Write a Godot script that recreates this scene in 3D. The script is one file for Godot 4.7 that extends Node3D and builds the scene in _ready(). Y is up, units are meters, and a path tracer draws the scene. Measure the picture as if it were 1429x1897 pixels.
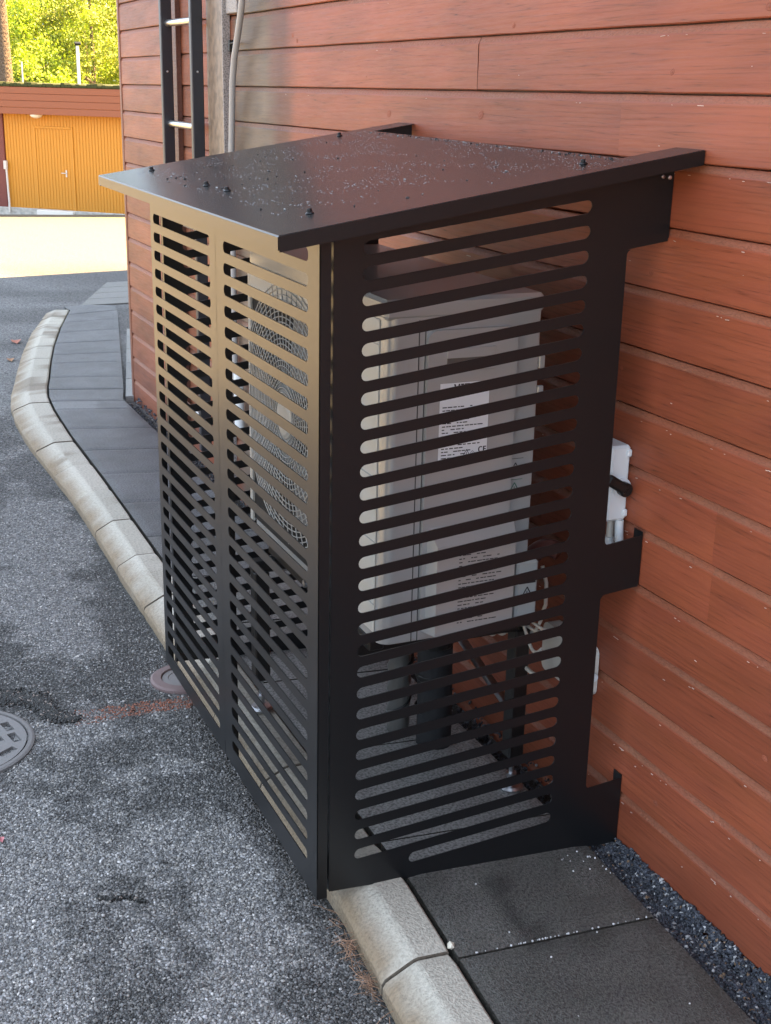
extends Node3D

const PITCH = 0.05          # one louvre row of the cover
var rng := RandomNumberGenerator.new()
var M := {}
var taken := {}
var wob := FastNoiseLite.new()
var wob2 := FastNoiseLite.new()

# ------------------------------------------------------------------ geometry collector
class Geo:
	var v := PackedVector3Array()
	var n := PackedVector3Array()
	var u := PackedVector2Array()
	var c := PackedColorArray()
	var xf := Transform3D()
	var col := Color(1, 1, 1)
	func vert(p: Vector3, nn: Vector3, uv: Vector2, cc: Color) -> void:
		v.append(xf * p); n.append((xf.basis * nn).normalized()); u.append(uv); c.append(cc)
	func tri(a: Vector3, b: Vector3, d: Vector3) -> void:      # counter-clockwise seen from outside
		var nn := (b - a).cross(d - a).normalized()
		for p in [a, d, b]:
			vert(p, nn, Vector2(p.x + p.z * 0.7, p.y + p.z * 0.3), col)
	func quad(a: Vector3, b: Vector3, d: Vector3, e: Vector3) -> void:
		tri(a, b, d); tri(a, d, e)
	func quadn(p: Array, nn: Array, uv: Array, cc: Array) -> void:
		for k in [0, 2, 1, 0, 3, 2]:
			vert(p[k], nn[k], uv[k], cc[k])
	func hexa(p: Array) -> void:  # 0-3 bottom ring counter-clockwise seen from above, 4-7 top ring
		quad(p[4], p[5], p[6], p[7]); quad(p[3], p[2], p[1], p[0])
		for k in 4:
			var j := (k + 1) % 4
			quad(p[k], p[j], p[j + 4], p[k + 4])
	func box(a: Vector3, b: Vector3, ch := 0.0) -> void:
		if ch <= 0.0:
			hexa([Vector3(a.x, a.y, b.z), Vector3(b.x, a.y, b.z), Vector3(b.x, a.y, a.z), Vector3(a.x, a.y, a.z), Vector3(a.x, b.y, b.z), Vector3(b.x, b.y, b.z), Vector3(b.x, b.y, a.z), Vector3(a.x, b.y, a.z)])
			return
		var m := (a + b) * 0.5
		var h := (b - a) * 0.5
		var q := func(s: Vector3, ax: int) -> Vector3:
			var o := Vector3(s.x * (h.x - ch), s.y * (h.y - ch), s.z * (h.z - ch))
			o[ax] = s[ax] * h[ax]
			return m + o
		for ax in 3:
			var i := (ax + 1) % 3
			var j := (ax + 2) % 3
			for s in [-1.0, 1.0]:
				var r: Array = []
				for w in [[-1, -1], [1, -1], [1, 1], [-1, 1]]:
					var t := Vector3(); t[ax] = s; t[i] = w[0]; t[j] = w[1]
					r.append(q.call(t, ax))
				if s < 0: r.reverse()
				quad(r[0], r[1], r[2], r[3])
			for s in [-1.0, 1.0]:           # edges along ax
				for w in [-1.0, 1.0]:
					var t0 := Vector3(); t0[ax] = -1; t0[i] = s; t0[j] = w
					var t1 := t0; t1[ax] = 1
					var e: Array = [q.call(t0, i), q.call(t1, i), q.call(t1, j), q.call(t0, j)]
					if s * w > 0: e.reverse()
					quad(e[0], e[1], e[2], e[3])
		for sx in [-1.0, 1.0]:
			for sy in [-1.0, 1.0]:
				for sz in [-1.0, 1.0]:
					var s := Vector3(sx, sy, sz)
					if sx * sy * sz > 0: tri(q.call(s, 0), q.call(s, 1), q.call(s, 2))
					else: tri(q.call(s, 0), q.call(s, 2), q.call(s, 1))
	func tube(pts: Array, r: float, seg := 10, r2 := -1.0) -> void:
		var rings: Array = []
		var up := Vector3(0.13, 0.27, 0.95)
		for k in pts.size():
			var d: Vector3 = (pts[mini(k + 1, pts.size() - 1)] - pts[maxi(k - 1, 0)]).normalized()
			var a := d.cross(up).normalized()
			var b := d.cross(a)
			up = b
			if up.dot(Vector3(0.13, 0.27, 0.95)) < 0 and k == 0: pass
			var rr := r if r2 < 0 else lerpf(r, r2, float(k) / (pts.size() - 1))
			var ring: Array = []
			for s in seg + 1:
				var w := a * cos(TAU * s / seg) + b * sin(TAU * s / seg)
				ring.append([pts[k] + w * rr, w])
			rings.append(ring)
			up = a.cross(d)
		var run := 0.0
		for k in pts.size() - 1:
			var l: float = (pts[k + 1] - pts[k]).length()
			for s in seg:
				var A = rings[k][s]; var B = rings[k][s + 1]; var C = rings[k + 1][s + 1]; var D = rings[k + 1][s]
				var P := [A[0], D[0], C[0], B[0]]
				var N := [A[1], D[1], C[1], B[1]]
				if (P[1] - P[0]).cross(P[2] - P[0]).dot(N[0]) < 0: P.reverse(); N.reverse()
				var s0 := float(s) / seg; var s1 := float(s + 1) / seg
				quadn(P, N, [Vector2(s0, run), Vector2(s0, run + l), Vector2(s1, run + l), Vector2(s1, run)], [col, col, col, col])
			run += l
		for e in [0, pts.size() - 1]:
			var d: Vector3 = (pts[1] - pts[0]).normalized() * -1.0 if e == 0 else (pts[-1] - pts[-2]).normalized()
			for s in seg:
				var a: Vector3 = rings[e][s][0]; var b: Vector3 = rings[e][s + 1][0]
				if (a - pts[e]).cross(b - pts[e]).dot(d) > 0: tri(pts[e], a, b)
				else: tri(pts[e], b, a)
	func lathe(prof: Array, o: Vector3, ax := Vector3.UP, seg := 24) -> void:  # prof: Vector2(radius, height), outside on the right going up
		var t := ax.cross(Vector3(0.31, 0.2, 0.93)).normalized()
		var w := ax.cross(t)
		for k in prof.size() - 1:
			var p: Vector2 = prof[k]; var q: Vector2 = prof[k + 1]
			var sl := (q - p).normalized()
			for s in seg:
				var P: Array = []; var N: Array = []
				for e in [[s, p], [s + 1, p], [s + 1, q], [s, q]]:
					var d := t * cos(TAU * e[0] / seg) + w * sin(TAU * e[0] / seg)
					P.append(o + d * e[1].x + ax * e[1].y)
					N.append((d * sl.y - ax * sl.x).normalized())
				var g: Vector3 = (P[1] - P[0]).cross(P[2] - P[0])
				if g.length() < 1e-12: g = (P[2] - P[0]).cross(P[3] - P[0])
				if g.dot(N[0]) < 0: P.reverse(); N.reverse()
				quadn(P, N, [Vector2(s, k), Vector2(s + 1, k), Vector2(s + 1, k + 1), Vector2(s, k + 1)], [col, col, col, col])
	func prism(poly: PackedVector2Array, f: Callable, d0: float, d1: float) -> void:   # f(Vector2, depth); poly counter-clockwise seen from +depth
		var ix := Geometry2D.triangulate_polygon(poly)
		for k in range(0, ix.size(), 3):
			var a := poly[ix[k]]; var b := poly[ix[k + 1]]; var d := poly[ix[k + 2]]
			if (b - a).cross(d - a) < 0:
				var t := b; b = d; d = t
			tri(f.call(a, d1), f.call(b, d1), f.call(d, d1))
			tri(f.call(a, d0), f.call(d, d0), f.call(b, d0))
		for k in poly.size():
			var a := poly[k]; var b := poly[(k + 1) % poly.size()]
			quad(f.call(a, d0), f.call(b, d0), f.call(b, d1), f.call(a, d1))
	func into(m: ArrayMesh) -> ArrayMesh:
		var arr := []
		arr.resize(Mesh.ARRAY_MAX)
		arr[Mesh.ARRAY_VERTEX] = v; arr[Mesh.ARRAY_NORMAL] = n; arr[Mesh.ARRAY_TEX_UV] = u; arr[Mesh.ARRAY_COLOR] = c
		m.add_surface_from_arrays(Mesh.PRIMITIVE_TRIANGLES, arr)
		return m
	func mesh() -> ArrayMesh:
		return into(ArrayMesh.new())

func V(x: float, y: float, z: float) -> Vector3: return Vector3(x, y, z)

# ------------------------------------------------------------------ objects
func numbered(s: String) -> String:
	var k: int = taken.get(s, 0)
	taken[s] = k + 1
	return s if k == 0 else "%s_%03d" % [s, k]

func tag(o: Node, label := "", category := "", group := "", kind := "") -> Node:
	if label: o.set_meta("label", label)
	if category: o.set_meta("category", category)
	if group: o.set_meta("group", group)
	if kind: o.set_meta("kind", kind)
	return o

func thing(called: String, at := Vector3.ZERO, label := "", category := "", group := "", kind := "") -> Node3D:
	var o := Node3D.new()
	o.name = numbered(called)
	add_child(o)
	o.position = at
	tag(o, label, category, group, kind)
	return o

func put(m: Mesh, called: String, mat, parent: Node = self, at := Vector3.ZERO) -> MeshInstance3D:
	var o := MeshInstance3D.new()
	if parent == self: called = numbered(called)
	o.name = called
	o.mesh = m
	if mat is Array:
		for k in mat.size(): o.set_surface_override_material(k, mat[k])
	elif mat: o.material_override = mat
	o.position = at
	parent.add_child(o, true)
	return o

func build(g: Geo, called: String, mat, parent: Node = self, at := Vector3.ZERO) -> MeshInstance3D:
	return put(g.mesh(), called, mat, parent, at)

func scatter(mesh: Mesh, xfs: Array, cols: Array, called: String, mat: Material, parent: Node = self) -> MultiMeshInstance3D:
	var mm := MultiMesh.new()
	mm.transform_format = MultiMesh.TRANSFORM_3D
	mm.use_colors = true
	mm.mesh = mesh
	mm.instance_count = xfs.size()
	for k in xfs.size():
		mm.set_instance_transform(k, xfs[k])
		mm.set_instance_color(k, cols[k])
	var o := MultiMeshInstance3D.new()
	o.multimesh = mm
	o.material_override = mat
	o.name = numbered(called) if parent == self else called
	parent.add_child(o, true)
	o.set_meta("kind", "stuff")
	return o

# ------------------------------------------------------------------ materials
func noise(type: int, freq: float, sd: int, oct := 4, fract := FastNoiseLite.FRACTAL_FBM) -> FastNoiseLite:
	var f := FastNoiseLite.new()
	f.noise_type = type; f.frequency = freq; f.seed = sd
	f.fractal_type = fract; f.fractal_octaves = oct
	return f

func ntex(f: FastNoiseLite, size: int, stops: Array, bump := 0.0) -> NoiseTexture2D:
	var t := NoiseTexture2D.new()
	t.width = size; t.height = size; t.seamless = true; t.noise = f
	if bump > 0: t.as_normal_map = true; t.bump_strength = bump
	else:
		var g := Gradient.new()
		var o := PackedFloat32Array(); var cc := PackedColorArray()
		for s in stops: o.append(s[0]); cc.append(s[1])
		g.offsets = o; g.colors = cc
		t.color_ramp = g
	return t

func lin(r: float, g: float, b: float) -> Color: return Color(r, g, b).linear_to_srgb()
func gr(x: float) -> Color: return Color(x, x, x)

func mat(name_: String, albedo: Color, rough: float, metal := 0.0, spec := 0.5) -> StandardMaterial3D:
	var m := StandardMaterial3D.new()
	m.resource_name = name_
	m.albedo_color = albedo.linear_to_srgb(); m.roughness = rough; m.metallic = metal; m.metallic_specular = spec
	M[name_] = m
	return m

func tri_tex(m: StandardMaterial3D, alb: Texture2D, nrm: Texture2D, scale: float, nscale := 1.0, world := true) -> void:
	m.uv1_triplanar = true; m.uv1_world_triplanar = world
	m.uv1_scale = Vector3.ONE * scale
	if alb: m.albedo_texture = alb
	if nrm: m.normal_enabled = true; m.normal_texture = nrm; m.normal_scale = nscale

func make_materials() -> void:
	var SM := FastNoiseLite.TYPE_SIMPLEX_SMOOTH
	var CE := FastNoiseLite.TYPE_CELLULAR
	var fine := noise(SM, 0.03, 5, 5)
	var n_fine := ntex(fine, 512, [], 6.0)
	var a_soft := ntex(noise(SM, 0.012, 9, 5), 512, [[0.25, gr(0.78)], [0.5, gr(0.92)], [0.75, gr(1.0)]])
	var r_soft := ntex(noise(SM, 0.01, 19, 5), 512, [[0.2, gr(0.75)], [0.8, gr(1.0)]])
	# black powder coat
	var p := mat("powder_coat", Color(0.0062, 0.0068, 0.0078), 0.34, 0.0, 0.36)
	p.clearcoat_enabled = true; p.clearcoat = 0.45; p.clearcoat_roughness = 0.34
	var rf := mat("roof_coat", Color(0.012, 0.012, 0.0125), 0.27, 0.0, 0.66)
	mat("black_steel", Color(0.01, 0.01, 0.01), 0.45)
	mat("black_plastic", Color(0.008, 0.009, 0.009), 0.35)
	mat("screw_black", Color(0.012, 0.013, 0.015), 0.35, 0.3)
	mat("zinc", Color(0.55, 0.56, 0.58), 0.28, 1.0)
	mat("alu", Color(0.72, 0.70, 0.66), 0.3, 1.0)
	mat("ladder_blue", Color(0.012, 0.014, 0.02), 0.42, 0.0, 0.55)
	mat("unit_paint", Color(0.58, 0.575, 0.53), 0.36, 0.0, 0.5)
	mat("unit_side", Color(0.48, 0.49, 0.485), 0.26, 0.3, 0.5)
	mat("unit_gap", Color(0.03, 0.03, 0.032), 0.6)
	mat("grille_wire", Color(0.5, 0.5, 0.48), 0.45)
	mat("fan_blade", Color(0.24, 0.24, 0.235), 0.5)
	mat("dark_inside", Color(0.012, 0.012, 0.012), 0.7)
	mat("label_print", Color(0.78, 0.79, 0.82), 0.5)
	mat("ink", Color(0.02, 0.02, 0.025), 0.6)
	mat("green_ink", Color(0.03, 0.12, 0.08), 0.6)
	mat("sticker_grey", Color(0.38, 0.40, 0.40), 0.5)
	mat("white_plastic", Color(0.70, 0.74, 0.76), 0.38)
	mat("cable_white", Color(0.62, 0.60, 0.55), 0.45)
	mat("foam_pipe", Color(0.012, 0.013, 0.015), 0.75)
	mat("tape_silver", Color(0.16, 0.16, 0.15), 0.35, 0.5)
	var du := mat("duct_paint", Color(0.24, 0.175, 0.125), 0.4, 0.0, 0.65)
	tri_tex(du, a_soft, n_fine, 3.0, 0.1)
	var dw := mat("duct_worn", Color(0.36, 0.34, 0.33), 0.55, 0.2)
	tri_tex(dw, ntex(noise(SM, 0.04, 77, 5), 512, [[0.3, gr(0.75)], [0.55, gr(1.0)]]), n_fine, 5.0, 0.15)
	mat("conduit_grey", Color(0.33, 0.33, 0.33), 0.4)
	# wood: neutral grain, colour comes with the vertices
	var ridged := noise(SM, 0.011, 42, 5, FastNoiseLite.FRACTAL_RIDGED)
	var g_alb := ntex(ridged, 1024, [[0.0, gr(1.0)], [0.55, gr(0.97)], [0.8, gr(0.92)], [0.9, gr(0.82)], [0.97, gr(0.5)]])
	var g_n := ntex(noise(SM, 0.014, 43, 6), 1024, [], 10.0)
	for nm in ["board_paint", "board_ledge"]:
		var b := mat(nm, Color(1, 1, 1), 0.5 if nm == "board_paint" else 0.6, 0.0, 0.42)
		b.vertex_color_use_as_albedo = true
		b.albedo_texture = g_alb
		b.normal_enabled = true; b.normal_texture = g_n; b.normal_scale = 0.16 if nm == "board_paint" else 0.6
		b.uv1_scale = Vector3(0.16, 5.0, 1) if nm == "board_paint" else Vector3(3.0, 9.0, 1)
	mat("trim_brown", Color(0.10, 0.05, 0.035), 0.5)
	mat("flake", Color(0.60, 0.47, 0.40), 0.5)
	mat("roof_felt", Color(0.03, 0.03, 0.03), 0.9)
	# asphalt
	var cell := noise(CE, 0.055, 7, 1, FastNoiseLite.FRACTAL_NONE)
	cell.cellular_return_type = FastNoiseLite.RETURN_CELL_VALUE
	cell.cellular_jitter = 1.0
	var celd := noise(CE, 0.055, 7, 1, FastNoiseLite.FRACTAL_NONE)
	celd.cellular_return_type = FastNoiseLite.RETURN_DISTANCE2_SUB
	var a := mat("asphalt", Color(1, 1, 1), 0.7, 0.0, 0.5)
	a.vertex_color_use_as_albedo = true
	tri_tex(a, ntex(cell, 1024, [[0.0, gr(0.42)], [0.3, gr(0.62)], [0.6, gr(0.78)], [0.85, gr(0.9)], [1.0, Color(1.0, 0.99, 0.96)]]), ntex(celd, 1024, [], 14.0), 2.3, 1.0)
	var st := mat("stone", Color(1, 1, 1), 0.42, 0.0, 0.5)
	st.vertex_color_use_as_albedo = true
	# concrete
	var k := mat("kerb_concrete", Color(1, 1, 1), 0.75)
	k.vertex_color_use_as_albedo = true
	tri_tex(k, ntex(noise(SM, 0.05, 12, 5), 512, [[0.2, gr(0.84)], [0.5, gr(0.95)], [0.8, gr(1.0)]]), ntex(noise(SM, 0.08, 13, 4), 512, [], 6.0), 3.2, 0.5)
	var s := mat("slab_concrete", Color(1, 1, 1), 0.52, 0.0, 0.5)
	s.vertex_color_use_as_albedo = true
	tri_tex(s, ntex(noise(SM, 0.035, 14, 5), 1024, [[0.2, gr(0.6)], [0.45, gr(0.85)], [0.6, gr(0.92)], [0.8, gr(1.0)]]), ntex(noise(SM, 0.06, 15, 5), 1024, [], 9.0), 2.6, 0.8)
	var pl := mat("plinth", Color(0.55, 0.53, 0.48), 0.85)
	tri_tex(pl, a_soft, n_fine, 1.0, 0.3)
	mat("iron", Color(0.19, 0.18, 0.175), 0.6, 0.2)
	mat("iron_rust", Color(0.16, 0.11, 0.105), 0.6, 0.1)
	# garage
	mat("ochre", Color(0.54, 0.235, 0.02), 0.6)
	mat("fascia_red", Color(0.23, 0.075, 0.034), 0.6)
	mat("dark_red", Color(0.16, 0.04, 0.03), 0.6)
	mat("moss", Color(0.035, 0.045, 0.012), 0.95)
	mat("pale_metal", Color(0.6, 0.58, 0.54), 0.5)
	mat("lamp_white", Color(0.75, 0.72, 0.66), 0.4)
	# plants
	var bk := mat("bark", Color(0.24, 0.165, 0.115), 0.9)
	tri_tex(bk, ntex(noise(SM, 0.03, 61, 5, FastNoiseLite.FRACTAL_RIDGED), 512, [[0.2, gr(1.0)], [0.7, gr(0.8)], [0.95, gr(0.3)]]), ntex(noise(SM, 0.03, 61, 5), 512, [], 16.0), 0.9, 1.0)
	bk.uv1_scale = Vector3(1.6, 0.5, 1.6)
	var lf := mat("leaf", Color(1, 1, 1), 0.55, 0.0, 0.4)
	lf.vertex_color_use_as_albedo = true
	lf.cull_mode = BaseMaterial3D.CULL_DISABLED
	lf.backlight_enabled = true; lf.backlight = lin(0.30, 0.36, 0.03)
	var wd := mat("water", Color(0.9, 0.95, 1.0, 1), 0.05)
	wd.albedo_color = gr(0.55); wd.metallic = 0.75; wd.roughness = 0.12
	var dl := mat("dry_leaf", Color(1, 1, 1), 0.7)
	dl.vertex_color_use_as_albedo = true; dl.cull_mode = BaseMaterial3D.CULL_DISABLED

# ------------------------------------------------------------------ scene
func _ready() -> void:
	rng.seed = 20
	wob.seed = 3; wob.frequency = 1.0; wob.fractal_octaves = 4; wob.noise_type = FastNoiseLite.TYPE_SIMPLEX_SMOOTH
	wob2.seed = 8; wob2.frequency = 1.0; wob2.fractal_octaves = 2; wob2.noise_type = FastNoiseLite.TYPE_SIMPLEX_SMOOTH
	var cam := Camera3D.new()
	cam.name = "camera"
	cam.fov = 42.80
	cam.near = 0.05; cam.far = 900
	add_child(cam)
	cam.position = Vector3(2.3522, 1.66, 1.7059)
	cam.rotation = Vector3(-0.3196, 1.1495, 0.0213)
	cam.current = true
	var we := WorldEnvironment.new()
	we.name = "environment"
	var env := Environment.new()
	env.background_mode = Environment.BG_SKY
	var sm := ProceduralSkyMaterial.new()
	sm.sky_top_color = Color(0.58, 0.62, 0.68)
	sm.sky_horizon_color = Color(0.74, 0.81, 0.89)
	sm.sky_curve = 0.16
	sm.ground_bottom_color = Color(0.25, 0.24, 0.22)
	sm.ground_horizon_color = Color(0.5, 0.5, 0.48)
	var sky := Sky.new()
	sky.sky_material = sm
	env.sky = sky
	env.background_energy_multiplier = 0.5
	env.tonemap_mode = Environment.TONE_MAPPER_LINEAR
	env.tonemap_exposure = 11.5
	env.sdfgi_enabled = true; env.ssao_enabled = true; env.ssil_enabled = true
	we.environment = env
	add_child(we)
	var sun := DirectionalLight3D.new()
	sun.name = "sun"
	sun.light_energy = 1.5
	sun.light_color = Color(1.0, 0.83, 0.57)
	sun.light_angular_distance = 0.5
	sun.shadow_enabled = true
	add_child(sun)
	sun.look_at_from_position(Vector3.ZERO, Vector3(0.10, -1.0, 0.66))
	make_materials()
	make_ground()
	make_kerb_and_pavement()
	make_house()
	make_garage()
	make_trees()
	make_cover()
	make_heat_pump()
	make_wall_things()
	make_small_things()

# ------------------------------------------------------------------ ground
func ground_y(x: float, _z: float) -> float:
	var y := -0.17
	if x < -10.6: y -= 0.0724 * minf(-10.6 - x, 23.0)
	return y

func damp(x: float, z: float) -> float:      # 0 none .. 1 damp dark patch
	var d := wob.get_noise_3d(x * 0.9, 3.3, z * 1.9) * 1.5 + wob.get_noise_3d(x * 2.9, 9.1, z * 2.9) * 0.8 + wob.get_noise_3d(x * 14.0, 4.1, z * 14.0) * 0.45
	var k := kerb_z(x) + 0.16
	d += 0.55 * exp(-maxf(z - k, 0.0) * 6.0)
	return 0.95 * smoothstep(0.08, 0.42, d)

func kerb_z(x: float) -> float:
	for k in KERB.size() - 1:
		var a: Vector2 = KERB[k]; var b: Vector2 = KERB[k + 1]
		if x <= a.x and x >= b.x: return lerpf(a.y, b.y, (a.x - x) / (a.x - b.x))
	return 0.7 if x > 0 else -0.2

const KERB = [Vector2(2.4, 0.76), Vector2(0.46, 0.621), Vector2(0.02, 0.588), Vector2(-2.2, 0.578), Vector2(-3.4, 0.556), Vector2(-4.2, 0.55), Vector2(-4.75, 0.53), Vector2(-5.08, 0.505), Vector2(-5.36, 0.46), Vector2(-5.62, 0.405), Vector2(-6.1, 0.31), Vector2(-6.66, 0.19), Vector2(-7.4, 0.01), Vector2(-8.25, -0.22)]

func pave_y(x: float, z: float) -> float:
	var y := -0.13 + 0.065 * z
	return y

func make_ground() -> void:
	var xs: Array = [-400.0, -200.0, -100.0, -60.0, -45.0, -33.6, -26.0, -20.0, -15.0, -12.5, -10.6]
	var x := -9.5
	while x < 1.2: xs.append(x); x += 0.06 if x > -4.5 else 0.22
	for e in [2.0, 4.0, 8.0, 20.0, 60.0, 200.0, 400.0]: xs.append(e)
	var zs: Array = [-400.0, -150.0, -50.0, -20.0, -8.0, -3.0, -1.0, -0.3, 0.2, 0.45, 0.6]
	var z := 0.68
	while z < 2.3: zs.append(z); z += 0.05
	for e in [2.6, 3.2, 4.0, 6.0, 10.0, 25.0, 80.0, 200.0, 400.0]: zs.append(e)
	var g := Geo.new()
	var P := func(px: float, pz: float) -> Vector3:
		var h := ground_y(px, pz)
		if absf(px) < 10 and pz > 0.6 and pz < 3: h += 0.004 * wob.get_noise_2d(px * 1.3, pz * 1.3)
		return Vector3(px, h, pz)
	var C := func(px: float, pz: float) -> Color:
		var d: float = damp(px, pz) if absf(px) < 12 and pz < 4 and pz > -2 else 0.25
		var b := lerpf(0.31, 0.09, d) if px > -3.5 else lerpf(0.31, 0.17, d)
		var sun_tint := smoothstep(2.0, 3.0, pz) if px > -10.7 else 1.0  # sunlight put into the ground colour: paler and warmer beyond the shade edge
		return Color(b * 1.02, b * 1.01, b).lerp(Color(0.36, 0.325, 0.24), sun_tint)
	for i in xs.size() - 1:
		for j in zs.size() - 1:
			var a: Vector3 = P.call(xs[i], zs[j + 1]); var b: Vector3 = P.call(xs[i + 1], zs[j + 1]); var c: Vector3 = P.call(xs[i + 1], zs[j]); var d: Vector3 = P.call(xs[i], zs[j])
			var nn := (b - a).cross(c - a).normalized()
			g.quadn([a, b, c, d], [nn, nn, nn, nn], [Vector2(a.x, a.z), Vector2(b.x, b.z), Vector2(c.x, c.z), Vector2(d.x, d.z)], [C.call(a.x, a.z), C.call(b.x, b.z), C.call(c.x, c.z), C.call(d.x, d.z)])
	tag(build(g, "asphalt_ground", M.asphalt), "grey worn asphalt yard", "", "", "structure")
	# loose and embedded aggregate of the asphalt's surface
	var stones := [pebble(1), pebble(2), pebble(3)]
	var xf := [[], [], []]
	var cl := [[], [], []]
	var tries := 420000
	for t in tries:
		var px := rng.randf_range(-5.2, 0.75)
		var pz := rng.randf_range(0.72, 1.95)
		# keep to what the lens sees and thin out with distance
		var dist := sqrt((px - 2.35) * (px - 2.35) + (pz - 1.7) * (pz - 1.7))
		if rng.randf() > clampf(7.0 / (dist * dist), 0.12, 1.0): continue
		if pz < kerb_z(px) + 0.162 + 0.055 * smoothstep(-2.8, -4.8, px): continue
		if pz > 1.02 + (0.75 - px) * 0.62 and pz > 1.62: continue
		if Vector2(px + 1.17, pz - 1.46).length() < 0.225 or Vector2(px + 1.36, pz - 0.735).length() < 0.105: continue
		var d := damp(px, pz)
		var red := red_patch(px, pz)
		var r := rng.randf_range(0.0016, 0.0038) * (1.3 if rng.randf() < 0.12 else 1.0)
		var b := pow(rng.randf(), 1.7) * 0.36
		b = lerpf(0.085, 0.02, d) + b * lerpf(0.85, 0.5, d)
		if rng.randf() < 0.04: b = rng.randf_range(0.35, 0.65) * lerpf(1.0, 0.6, d)
		var w := rng.randf_range(-0.04, 0.05)
		var col := Color(b * (1.05 + w), b * (1.01 + w * 0.3), b * (0.97 - w))
		if rng.randf() < red: col = Color(0.25, 0.085, 0.045) * rng.randf_range(0.3, 1.3)
		var bs := Basis.from_euler(Vector3(rng.randf_range(-0.5, 0.5), rng.randf() * TAU, rng.randf_range(-0.5, 0.5))).scaled_local(Vector3(r * rng.randf_range(0.9, 1.5), r * 0.75, r))
		var k := t % 3
		xf[k].append(Transform3D(bs, Vector3(px, ground_y(px, pz) + 0.004 * wob.get_noise_2d(px * 1.3, pz * 1.3) + r * rng.randf_range(-0.1, 0.3), pz)))
		cl[k].append(col)
	for k in 3:
		tag(scatter(stones[k], xf[k], cl[k], "asphalt_aggregate", M.stone), "grey chips of stone in the worn asphalt surface", "stone chips", "asphalt stone chips", "stuff")
	# soil in the crack beside the drain
	var xf2: Array = []; var cl2: Array = []
	for t in 11000:
		var s := rng.randf()
		var q := Vector2(-1.53, 1.36).lerp(Vector2(-1.22, 1.10), s) + Vector2(rng.randfn(0, 0.018), rng.randfn(0, 0.014)) * (1.4 - s * 0.7) * (0.6 + 0.6 * absf(sin(s * 13.0))) + Vector2(0.02, 0.02) * sin(s * 9.0)
		if t > 10500: q = Vector2(-0.30, 1.235).lerp(Vector2(-0.243, 1.137), s) + Vector2(0.010 * sin(s * 7.0) + 0.004 * sin(s * 31.0) + rng.randfn(0, 0.0015), rng.randfn(0, 0.0015))
		var r := rng.randf_range(0.002, 0.006)
		xf2.append(Transform3D(Basis.from_euler(Vector3(rng.randf(), rng.randf() * TAU, rng.randf())).scaled_local(Vector3(r, r * 0.7, r)), Vector3(q.x, -0.168 + rng.randf() * 0.005, q.y)))
		cl2.append(Color(0.006, 0.006, 0.005) * rng.randf_range(0.6, 2.0) if rng.randf() < 0.94 else Color(0.25, 0.2, 0.17))
	tag(scatter(stones[0], xf2, cl2, "soil_in_crack", M.stone), "black soil filling the crack above the drain cover", "soil", "", "stuff")

func red_patch(x: float, z: float) -> float:
	var t := clampf((z - 0.74) / 0.36, 0.0, 1.0)
	if z < 0.74 or z > 1.12: return 0.0
	var mid := lerpf(-1.205, -1.215, t)
	var e := absf(x - mid + 0.012 * wob.get_noise_2d(z * 6.0, 2.0)) - lerpf(0.032, 0.05, t)
	return smoothstep(0.012, -0.012, e) * lerpf(0.98, 0.4, smoothstep(0.45, 1.0, t))

func pebble(sd: int) -> ArrayMesh:
	var r := RandomNumberGenerator.new()
	r.seed = sd * 91
	var ph := (1.0 + sqrt(5.0)) / 2.0
	var p: Array = []
	for e in [[-1, ph, 0], [1, ph, 0], [-1, -ph, 0], [1, -ph, 0], [0, -1, ph], [0, 1, ph], [0, -1, -ph], [0, 1, -ph], [ph, 0, -1], [ph, 0, 1], [-ph, 0, -1], [-ph, 0, 1]]:
		p.append(Vector3(e[0], e[1], e[2]).normalized() * r.randf_range(0.72, 1.15))
	var g := Geo.new()
	for f in [[0, 11, 5], [0, 5, 1], [0, 1, 7], [0, 7, 10], [0, 10, 11], [1, 5, 9], [5, 11, 4], [11, 10, 2], [10, 7, 6], [7, 1, 8], [3, 9, 4], [3, 4, 2], [3, 2, 6], [3, 6, 8], [3, 8, 9], [4, 9, 5], [2, 4, 11], [6, 2, 10], [8, 6, 7], [9, 8, 1]]:
		g.tri(p[f[0]], p[f[1]], p[f[2]])
	return g.mesh()

# ------------------------------------------------------------------ kerb and paving
func kerb_at(s: float) -> Array:   # arc length from the near end -> [point, outward]
	var l := 0.0
	for k in KERB.size() - 1:
		var a: Vector2 = KERB[k]; var b: Vector2 = KERB[k + 1]
		var d := a.distance_to(b)
		if s <= l + d or k == KERB.size() - 2:
			var t := (s - l) / d
			var n0: Vector2 = (KERB[k] - KERB[maxi(k - 1, 0)] if k > 0 else b - a).normalized() + (b - a).normalized()
			var n1: Vector2 = (b - a).normalized() + ((KERB[mini(k + 2, KERB.size() - 1)] - b).normalized() if k + 2 < KERB.size() else (b - a).normalized())
			var dir := n0.normalized().lerp(n1.normalized(), t).normalized()
			return [a.lerp(b, t), Vector2(dir.y, -dir.x)]
		l += d
	return []

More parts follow.
